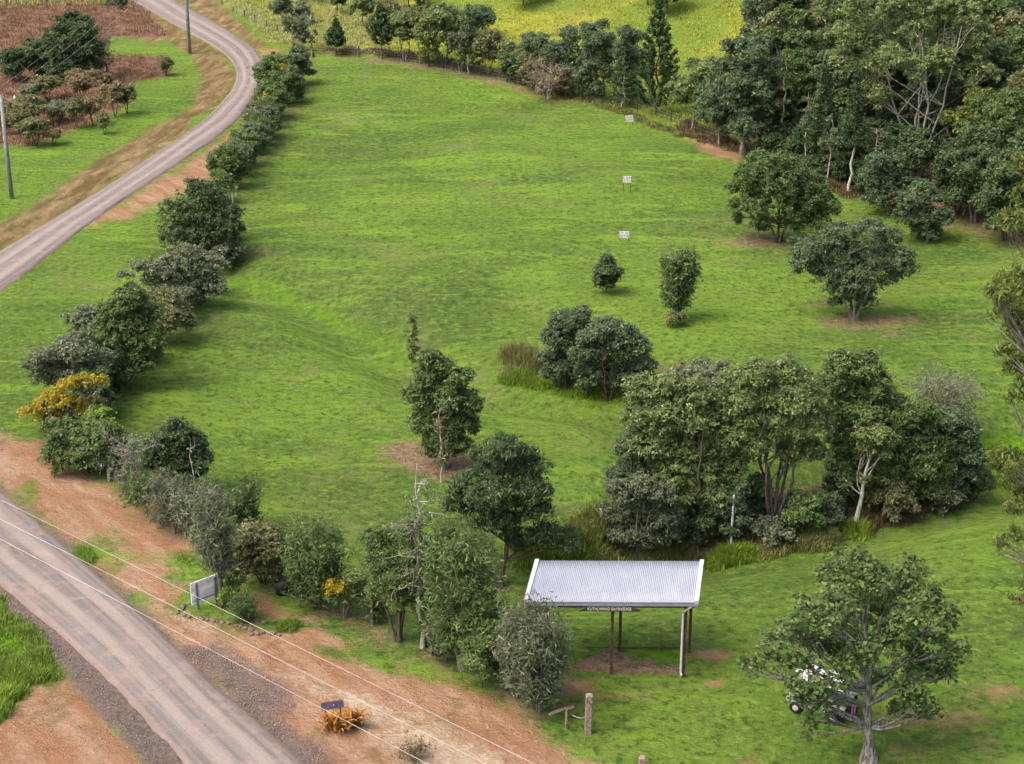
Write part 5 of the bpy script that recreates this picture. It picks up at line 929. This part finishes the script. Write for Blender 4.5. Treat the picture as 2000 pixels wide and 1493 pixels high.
MB().tube([(RW - .22, -.08, ZF - .14), (RW - .30, -.08, ZF - .22), (RW - .52, .10, ZF - .52), (RW - .54, .12, ZF - .60), (RW - .54, .12, .12), (RW - .52, .02, .04)], .048, 8).build('downpipe', M_white, SH, False)
mb = MB(); pl_ = [(2.12, ZF - .335), (4.42, ZF - .36), (4.55, ZF - .335), (4.53, ZF - .27), (4.3, ZF - .20), (4.0, ZF - .135), (2.45, ZF - .135), (2.40, ZF - .20)]
mb.prism(pl_, -.20, -.165); sb_ = mb.build('name_board', M_sgn, SH)
def text(name, s_, size, mat, parent, loc, rot, xs=1, ext=.002):
    cu = bpy.data.curves.new(name, 'FONT'); cu.body = s_; cu.size = size; cu.align_x = 'CENTER'; cu.align_y = 'CENTER'; cu.extrude = ext; cu.resolution_u = 2
    tmp = bpy.data.objects.new(name, cu); COL.objects.link(tmp); dg = bpy.context.evaluated_depsgraph_get(); me = bpy.data.meshes.new_from_object(tmp.evaluated_get(dg)); bpy.data.objects.remove(tmp)
    me.materials.clear(); me.materials.append(mat); o = obj(name, me, parent); o.location = loc; o.rotation_euler = rot; o.scale = (xs, 1, 1); return o
M_let = simple('sign_letter_cream', (.62, .60, .54), .6, 0, .05)
text('lettering', 'KUTHLWINGI BAYRVEDGE', .185, M_let, sb_, (3.33, -.204, ZF - .24), (math.pi / 2, 0, 0), .78)
mb = MB(); mb.box((3.1, 1.98, .015), (5.6, .03, .05)); tag(mb.build('turf_edging', M_post), 'thin timber edging strip on the grass behind the shelter posts', 'edging'); bpy.data.objects['turf_edging'].location = (1.0, 63.9, g0)
# ---------------------------------------------------------------- golf buggy
M_cart = simple('buggy_white_paint', (.36, .36, .37), .3, 0, .03); M_seat = simple('buggy_seat', (.11, .11, .12), .6); M_tyre = simple('tyre_rubber', (.018, .018, .018), .85, 0, .2, 20); M_rim = simple('wheel_rim', (.55, .55, .57), .4, .3)
Pc = G(1600, 1390); PQ = math.radians(150)
GC = empty('golf_buggy', Pc, PQ, 'white golf buggy with a white canopy parked under the near right tree', 'golf buggy')
MB().prism([(1.18, .42), (1.22, .58), (1.05, .80), (.72, .92), (.62, .90), (.62, .34), (1.02, .34)], -.50, .50).build('front_cowl', M_cart, GC)
MB().prism([(-1.15, .45), (-1.18, .72), (-.95, .80), (-.30, .78), (-.22, .40), (-.38, .30), (-.50, .58), (-.98, .58), (-1.08, .36)], -.52, .52).build('rear_body', M_cart, GC)
MB().box((.2, 0, .30), (1.0, .98, .06)).box((.2, .5, .30), (.9, .05, .10)).box((.2, -.5, .30), (.9, .05, .10)).build('floor_pan', M_seat, GC)
MB().box((-.42, 0, .84), (.52, .94, .14), None, .04).build('seat', M_seat, GC); MB().box((-.72, 0, 1.12), (.12, .94, .40), Matrix.Rotation(math.radians(-12), 3, 'Y'), .03).build('seat_back', M_seat, GC)
mb = MB(); pr_ = [(-.60, 1.60), (-.56, 1.66), (-.3, 1.71), (0, 1.725), (.3, 1.71), (.56, 1.66), (.60, 1.60), (.54, 1.615), (0, 1.68), (-.54, 1.615)]
mb.add([(x, a, b - (.05 if abs(x) > .9 else 0)) for x in (-1.12, -.95, .85, 1.0) for a, b in pr_], [(k * 10 + i, k * 10 + (i + 1) % 10, k * 10 + 10 + (i + 1) % 10, k * 10 + 10 + i) for k in range(3) for i in range(10)] + [tuple(range(9, -1, -1)), tuple(range(30, 40))]); mb.build('roof', M_cart, GC, False)
for y in (-.50, .50):
    MB().tube([(.72, y, .9), (.52, y, 1.63)], .018, 6).build('roof_post', M_black, GC); MB().tube([(-.95, y, .75), (-1.0, y, 1.60)], .018, 6).build('roof_post', M_black, GC)
MB().tube([(.72, .25, .85), (.45, .25, 1.08)], .018, 6).build('steering_column', M_black, GC)
mb = MB(); cc = Vector((.44, .25, 1.09)); ax_ = Vector((-.6, 0, .8)).normalized(); e1 = Vector((0, 1, 0)); e2 = ax_.cross(e1)
mb.tube([cc + (e1 * math.cos(a) + e2 * math.sin(a)) * .17 for a in [k * math.pi / 8 for k in range(17)]], .015, 5, False).tube([cc - e1 * .17, cc + e1 * .17], .01, 4); mb.build('steering_wheel', M_black, GC)
mb = MB(); mb.tube([(-.98, -.42, .95), (-1.02, -.42, 1.15), (-1.02, .42, 1.15), (-.98, .42, .95)], .014, 5).tube([(-1.1, -.4, .7), (-1.12, 0, 1.0), (-1.1, .4, .7)], .014, 5); mb.build('bag_rack', M_black, GC)
for x, y in ((.80, .50), (.80, -.50), (-.74, .52), (-.74, -.52)):
    wo_ = MB(); s_ = 1 if y > 0 else -1; R_, N_ = .235, 20; prof = [(.13, -.075), (.215, -.095), (.235, -.06), (.235, .06), (.215, .095), (.13, .075)]
    vs = [(r * math.cos(2 * math.pi * k / N_), w_, r * math.sin(2 * math.pi * k / N_)) for k in range(N_) for r, w_ in prof]; fs = [(k * 6 + i, ((k + 1) % N_) * 6 + i, ((k + 1) % N_) * 6 + (i + 1) % 6, k * 6 + (i + 1) % 6) for k in range(N_) for i in range(6)]
    wo_.add(vs, fs); w_e = wo_.build('wheel', M_tyre, GC, True); w_e.location = (x, y, .235)
    MB().tube([(0, -.05, 0), (0, .05, 0)], .135, 16).tube([(0, .05 * s_, 0), (0, .085 * s_, 0)], .05, 10).build('rim', M_rim, w_e)
M_pur = simple('bag_purple', (.22, .05, .26), .6, 0, .15); M_pink = simple('bag_pale_pink', (.75, .50, .68), .6, 0, .1)
ang = PQ; bl = Pc + Matrix.Rotation(ang, 3, 'Z') @ Vector((-1.30, .20, .28))
BG2 = empty('golf_bag', bl, ang, 'black and purple golf bag standing on the back of the white buggy', 'golf bag')
mb = MB(); mb.tube([(0, 0, 0), (0, 0, .08), (.02, 0, .5), (.05, 0, .86)], [.15, .155, .14, .155], 14); mb.build('bag_body', M_black, BG2, False)
MB().tube([(.045, 0, .80), (.05, 0, .88)], .16, 14).build('bag_collar', M_white, BG2)
MB().box((-.12, 0, .38), (.12, .22, .46), Matrix.Rotation(math.radians(3), 3, 'Y'), .03).build('bag_pocket', M_pur, BG2); mb = MB(); mb.box((-.187, -.05, .36), (.012, .04, .26)).box((-.187, .05, .36), (.012, .04, .26)).box((-.187, 0, .25), (.012, .10, .04)).box((-.187, 0, .44), (.012, .10, .035)); mb.build('bag_trim', M_pink, BG2)
for k in range(5):
    a = k * 1.25; mb = MB(); mb.tube([(.05 + .06 * math.cos(a), .06 * math.sin(a), .6), (.08 + .09 * math.cos(a), .09 * math.sin(a), 1.08)], .007, 5).box((.08 + .09 * math.cos(a), .09 * math.sin(a) + .03, 1.10), (.05, .10, .06), None, .015); mb.build('golf_club', M_rim if k % 2 else M_white, BG2)
BG3 = empty('golf_bag', Pc + Matrix.Rotation(ang, 3, 'Z') @ Vector((-1.30, -.24, .28)), ang, 'second golf bag, pale topped, behind the purple one on the buggy', 'golf bag')
mb = MB(); mb.tube([(0, 0, 0), (0, 0, .08), (.02, 0, .5), (.05, 0, .86)], [.14, .145, .13, .145], 14); mb.build('bag_body', M_black, BG3); MB().tube([(.045, 0, .78), (.05, 0, .88)], .15, 14).build('bag_collar', M_white, BG3)
for k in range(4):
    a = k * 1.6; mb = MB(); mb.tube([(.05 + .05 * math.cos(a), .05 * math.sin(a), .6), (.08 + .08 * math.cos(a), .08 * math.sin(a), 1.05)], .007, 5).box((.08 + .08 * math.cos(a), .08 * math.sin(a), 1.07), (.05, .09, .06), None, .015); mb.build('golf_club', M_rim, BG3)
# ---------------------------------------------------------------- range signs
M_sw = simple('sign_white', (.58, .57, .58), .6, 0, .04); M_ink = simple('sign_ink', (.05, .035, .06), .7)
def range_sign(px, py, topy, w_px, bh, txt, label, tilt=0, gap=True, low=False):
    P = G(px, py); s = sca(P); H_ = zat(P, topy) - P.z; w = w_px / s
    e = empty('range_sign', P, math.atan2(-P.x, P.y) * .5, label, 'sign', 'distance signs on the paddock'); h = bh / s / .93
    bd = MB().box((0, -.03, H_ - h / 2), (w, .02, h), Matrix.Rotation(tilt, 3, 'Y')).build('board', M_sw, e)
    for x in (-w / 2 + .03, w / 2 - .03): MB().tube([(x, 0, -.15), (x, 0, H_ - .02)], .028, 6).build('post', M_post, e)
    for i, l in enumerate(txt): text('lettering', l, h * .44, M_ink, bd, (0, -.043, H_ - h * (.29 + .42 * i)), (math.pi / 2, tilt, 0), 1.0)
    return e
range_sign(1229, 245, 226, 15, 11, ['MMAF', 'SZBEN'], 'farthest white sign, slightly tilted, at the rough far edge of the paddock', math.radians(-5))
range_sign(1224, 377, 344, 16, 12, ['Z  EJ M', 'I O 4 M'], 'white sign raised on two long posts in mid paddock')
range_sign(1219, 472, 452, 18.5, 12.5, ['IY  AI', 'GJ 7 GJ'], 'nearest white sign, low on two short posts on the paddock')
# ---------------------------------------------------------------- large sign back, stone ring, small sign and orange plant
a = G(387, 1190); b = G(423, 1177); e = empty('roadside_sign', a, 0, 'large white sign panel seen from behind in the stone edged bed', 'sign')
d_ = (b - a); d_.z = 0; Lw = d_.length; e.rotation_euler = (0, 0, math.atan2(d_.y, d_.x)); Hs = zat(a, 1138) - a.z
MB().box((Lw / 2 + .05, .05, Hs * .60), (Lw + .62, .03, Hs * .82), None, .0).build('panel', M_dirtw, e)
for x in (0, Lw): MB().box((x, 0, Hs * .47), (.10, .06, Hs * 1.02)).build('post', M_steel, e)
MB().box((Lw / 2, .025, Hs * .32), (Lw + .3, .015, .05)).build('rail', M_steel, e)
M_rock = simple('edging_rock', (.13, .095, .08), .9, 0, .3, 5, .8)
ring = [(392, 1172), (372, 1180), (360, 1182), (352, 1192), (349, 1198), (358, 1203), (368, 1206), (385, 1208), (405, 1212), (425, 1215), (445, 1219), (462, 1222), (478, 1228), (490, 1232), (500, 1236), (492, 1240), (512, 1237), (530, 1239), (545, 1241), (556, 1242)]
ring2 = [(482, 1208), (500, 1212), (515, 1217), (530, 1223)]
rk = []
rn = random.Random(5)
for k in range(3):
    m_ = MB(); nn_ = 7; vs = [(0, 0, .9)] + [(math.cos(6.283 * i / nn_) * rn.uniform(.8, 1.15), math.sin(6.283 * i / nn_) * rn.uniform(.6, .9), rn.uniform(.25, .6)) for i in range(nn_)] + [(math.cos(6.283 * i / nn_) * rn.uniform(.8, 1.1), math.sin(6.283 * i / nn_) * .8, -.3) for i in range(nn_)]
    m_.add(vs, [(0, 1 + i, 1 + (i + 1) % nn_) for i in range(nn_)] + [(1 + i, 1 + nn_ + i, 1 + nn_ + (i + 1) % nn_, 1 + (i + 1) % nn_) for i in range(nn_)]); me_ = bpy.data.meshes.new('stone'); me_.from_pydata(m_.v, [], m_.f); me_.materials.append(M_rock); rk.append(me_)
SR = empty('stone_edging', G(440, 1200), 0, 'low ring of dark brown stones edging the sign bed', 'stone edging'); o0 = SR.location.copy()
def ring_stones(R):
    W_ = [G(*p) for p in R]
    for i in range(len(W_) - 1):
        n = max(1, int((W_[i + 1] - W_[i]).length / .21))
        for j in range(n):
            p = W_[i].lerp(W_[i + 1], j / n); o = obj('stone', rk[rn.randrange(3)], SR); o.location = p - o0 + Vector((rn.uniform(-.03, .03), rn.uniform(-.03, .03), .0)); s_ = rn.uniform(.10, .16); o.scale = (s_, s_, s_ * rn.uniform(.8, 1.2)); o.rotation_euler = (0, 0, rn.uniform(0, 6))
ring_stones(ring); ring_stones(ring2)
for q in [(390, 1172, .9), (352, 1192, .6)]: pass
feather(472, 1212, 448, 498, 1165, 1205, 'mid', 'grey', 1500, 'low fluffy green shrub inside the stone edged bed', 'shrub', 'shrub', 6, nb=34, ln=.16, wd=.03)
broad(438, 1190, 425, 456, 1148, 1180, 'lime', 'dark', 420, 'bright green sapling right behind the dark trunk in the stone edged bed', 'shrub', nlobe=5, ln=.16, wd=.08, tuft=.15)
broad(457, 1178, 438, 480, 1118, 1160, 'mid', 'grey', 700, 'thin airy sapling between the she oak and the black tree guard', 'shrub', nlobe=6, ln=.14, wd=.06, tuft=.2, stems=2, inner=.5)
tgp = G(551, 1160); TG = empty('tree_guard', tgp, 0, 'black barrel shaped tree guard under the shrubs', 'tree guard')
mb = MB(); mb.tube([(0, 0, -.02), (0, 0, .3), (0, 0, .62)], [.26, .30, .33], 14, False); o = mb.build('guard_wall', M_black, TG, True); o.modifiers.new('t', 'SOLIDIFY').thickness = .02
MB().tube([(0, 0, .1), (0, 0, .45)], .27, 12).build('soil', M_rock, TG)
# small board and orange plant
P = G(652, 1412); e = empty('small_sign', P, math.radians(14), 'small tilted purple grey board on a stake behind the orange plant', 'sign'); s = sca(P); z1 = zat(P, 1378) - P.z
MB().box((-.02, .02, z1), (.86, .03, .30), Matrix.Rotation(math.radians(-2), 3, 'Y') @ Matrix.Rotation(math.radians(-14), 3, 'X')).build('board', simple('board_purple_grey', (.085, .07, .10), .6, 0, .15), e)
for x in (-.3, .28): MB().box((x, .05, z1 / 2 - .05), (.06, .04, z1 + .1)).build('stake', M_post, e)
MB().box((.02, -.012, z1 + .02), (.03, .01, .08), Matrix.Rotation(.5, 3, 'Y')).build('mark', M_white, e)
P = G(664, 1428); e = empty('orange_plant', P, 0, 'clump of spiky orange leaved plants in front of the small board', 'plant')
ol = leafmat('leaf_orange', (.20, .10, .025), (.46, .22, .05), (.66, .48, .22), .2, .5)
lm = []
for k in range(3):
    n = 6; vs = []; L_ = .62; 
    for i in range(n):
        f = i / (n - 1); w_ = .045 * (1 - f ** 2.2) + .006; x = L_ * f * (1 - .12 * k * f); z = L_ * (.42 + .1 * k) * math.sin(f * 2.2) ; vs += [(x, -w_, z + .012), (x, 0, z), (x, w_, z + .012)]
    fs = [(i * 3 + j, i * 3 + j + 1, i * 3 + j + 4, i * 3 + j + 3) for i in range(n - 1) for j in (0, 1)]; me_ = bpy.data.meshes.new('leaf'); me_.from_pydata(vs, [], fs); me_.materials.append(ol); lm.append(me_)
for cx_, cy_, nn_ in ((-.38, .05, 26), (.0, .1, 30), (.42, .22, 30), (.62, .3, 16), (-.1, -.1, 18)):
    for k in range(nn_):
        o = obj('leaf', lm[k % 3], e); o.location = (cx_ + rn.uniform(-.08, .08), cy_ + rn.uniform(-.08, .08), .02); s_ = rn.uniform(.8, 1.35)
        o.scale = (s_, s_ * 1.25, s_ * rn.uniform(.9, 1.3)); o.rotation_euler = (0, -rn.uniform(-.15, 1.0), rn.uniform(0, 6.28))
bare(806, 1485, 775, 838, 1455, 'dark', 'low scruffy dark weed at the bottom edge on the orange dirt', 5, 6, 'shrub', 'shrub', .03, 5, 'brown', 500, up=.3, ln=.1, wd=.05)
# ---------------------------------------------------------------- thick posts near the shelter
def post(name, px, py, topy, r, label, square=True, mat=None):
    P = G(px, py); H_ = zat(P, topy) - P.z; m = MB()
    if square: m.box((0, 0, H_ / 2 - .1), (r * 2, r * 2, H_ + .2), Matrix.Rotation(.02, 3, 'Y'), r * .25)
    else: m.tube([(0, 0, -.2), (0, 0, H_ * .5), (.02, 0, H_)], [r, r * .95, r * .85], 8)
    o = m.build(name, mat or M_wood, None, False); o.location = P; return tag(o, label, 'post')
post('timber_post', 1149, 1432, 1357, .14, 'thick weathered timber gate post standing in the near grass'); post('timber_post', 1106, 1424, 1386, .055, 'short thin timber post left of the thick gate post', False)
A_ = G(1072, 1412); B_ = G(1112, 1408); m = MB().tube([A_ + Vector((0, 0, .35)), (A_ + B_) / 2 + Vector((0, 0, .50)), B_ + Vector((.15, 0, .62))], [.08, .075, .06], 7); tag(m.build('fallen_log', M_wood), 'rough log rail resting on the short thin post', 'log')
A_ = G(1117, 1424) + Vector((0, 0, .62)); B_ = G(1143, 1430) + Vector((0, -.1, .72)); m = MB().tube([A_, (A_ * 2 + B_) / 3 - Vector((0, 0, .06)), (A_ + B_ * 2) / 3 - Vector((0, 0, .07)), B_], .018, 5); tag(m.build('chain', M_steel), 'pale chain hanging from the thick gate post to the log', 'chain')
post('timber_post', 1254, 1500, 1478, .13, 'top of a weathered post cut by the bottom edge'); post('timber_post', 727, 1222, 1175, .06, 'thin grey post under the open tree with a fan of stems', False)
post('white_post', 1427, 1080, 968, .055, 'thin white post at the front of the gully thicket', False, M_white)
# ---------------------------------------------------------------- wire fences
def fence(posts, label, hpx, r=.06, mat=None, wires=3):
    W_ = [G(*p) for p in posts]; e = empty('wire_fence', W_[0], 0, label, 'fence'); o0 = e.location.copy(); H_ = [zat(W_[i], posts[i][1] - hpx) - W_[i].z for i in range(len(W_))]; hm = min(H_) * .92
    for p, q, h_ in zip(W_, posts, H_): m = MB(); b = p - o0; m.tube([b - Vector((0, 0, .2)), b + Vector((rn.uniform(-.05, .05), 0, h_))], [r, r * .85], 7); m.build('post', mat or M_wood, e)
    for k in range(wires):
        m = MB(); m.tube([p - o0 + Vector((0, 0, hm * (.4 + .28 * k))) for p in W_], .008, 3); m.build('wire', M_steel, e)
fence([(395, -18), (434, 10), (455, 26), (478, 34), (498, 43), (521, 55), (542, 63), (575, 88)], 'wire fence with dark posts on the far side of the road above the bend', 14, .07, M_post)
fence([(610, 114), (582, 178), (566, 200), (552, 228), (545, 240), (532, 262), (520, 285), (508, 300), (498, 322), (482, 345), (470, 360)], 'wire fence with pale posts along the paddock side of the far hedge', 16, .06)
fence([(462, 382), (455, 400), (449, 388), (441, 378)], 'short run of weathered posts and sagging rail at the gap in the hedge', 18, .07, simple('timber_pale', (.34, .30, .26), .9, 0, .2, 8), 2)
fence([(610, 108), (701, 112), (790, 122), (885, 138), (990, 162), (1120, 190), (1245, 216), (1311, 238), (1420, 280)], 'low wire fence with thin posts along the far edge of the paddock', 22, .06, M_post)
A_ = G(574, 92); B_ = G(612, 112); m = MB().tube([A_ + Vector((0, 0, .5)), B_ + Vector((0, 0, .25))], .16, 7).tube([A_ + Vector((0, 0, -.1)), A_ + Vector((0, 0, .6))], .12, 6); tag(m.build('timber_rail', M_post), 'dark sloping timber rail where the hedge meets the far fence', 'rail')
# ---------------------------------------------------------------- power poles and wires
M_pole = simple('pole_grey_green', (.20, .22, .21), .8, 0, .15, 4); M_ins = simple('insulator_white', (.75, .74, .72), .3); M_wire = simple('wire_aluminium', (.48, .46, .46), .35, .3, .02)
def pole(P, H_, label, yaw):
    e = empty('power_pole', P, yaw, label, 'power pole'); MB().tube([(0, 0, -.3), (0, 0, H_ * .5), (0, 0, H_)], [.17, .15, .12], 10).build('pole_shaft', M_pole, e, True)
    MB().box((0, .14, H_ - .35), (2.1, .10, .12)).build('crossarm', M_wood, e)
    for x in (-.95, 0, .95): MB().tube([(x, .14, H_ - .29), (x, .14, H_ - .20), (x, .14, H_ - .05)], [.05, .09, .05], 8).build('insulator', M_ins, e)
    R = Matrix.Rotation(yaw, 3, 'Z'); return [Vector(P) + R @ Vector((x, .14, H_ - .04)) for x in (-.95, 0, .95)]
P1 = G(23, 388); H1 = zat(P1, 186) - P1.z; P2 = G(371, 105); yw = math.atan2(P2.y - P1.y, P2.x - P1.x) - math.pi / 2
T1 = pole(P1, H1, 'power pole with white insulators at the left edge beside the grass', yw); T2 = pole(P2, 10.5, 'power pole beside the road bend rising out of the top of the view', yw)
def wire(a, b, sag, label):
    pts = [a.lerp(b, k / 24) - Vector((0, 0, sag * 4 * (k / 24) * (1 - k / 24))) for k in range(25)]; tag(MB().tube(pts, .006, 5).build('power_wire', M_wire), label, 'power wire', 'overhead power wires')
for k, nm in enumerate(('left', 'middle', 'right')): wire(T1[k], T2[k], .55 + .12 * k, nm + 'most wire strung from the left edge pole toward the road bend' if nm != 'middle' else 'middle wire strung from the left edge pole toward the road bend')
za = 7.2
ends = []
for (pa, pb) in (((0, 976), (1045, 1493)), ((0, 1014), (950, 1493)), ((0, 1053), (836, 1493))):
    a = Vector(flat(*pa, za)); b = Vector(flat(*pb, za)); d = b - a; ends.append((a - d * .5, b + d * .35))
c0 = sum((x[0] for x in ends), Vector()) / 3; c1 = sum((x[1] for x in ends), Vector()) / 3
yw2 = math.atan2((c1 - c0).y, (c1 - c0).x) - math.pi / 2
def pole_at(c, lab):
    g = h1(c.x, c.y); return pole(Vector((c.x, c.y, g)), za - g + .04, lab, yw2)
Ta = pole_at(c0, 'power pole left of the view carrying the wires over the gravel road'); Tb = pole_at(c1, 'power pole below the view carrying the wires over the gravel road')
for k, nm in enumerate(('upper right', 'middle', 'lower left')): wire(ends[k][0], ends[k][1], .0, nm + ' of the three wires crossing over the near gravel road')
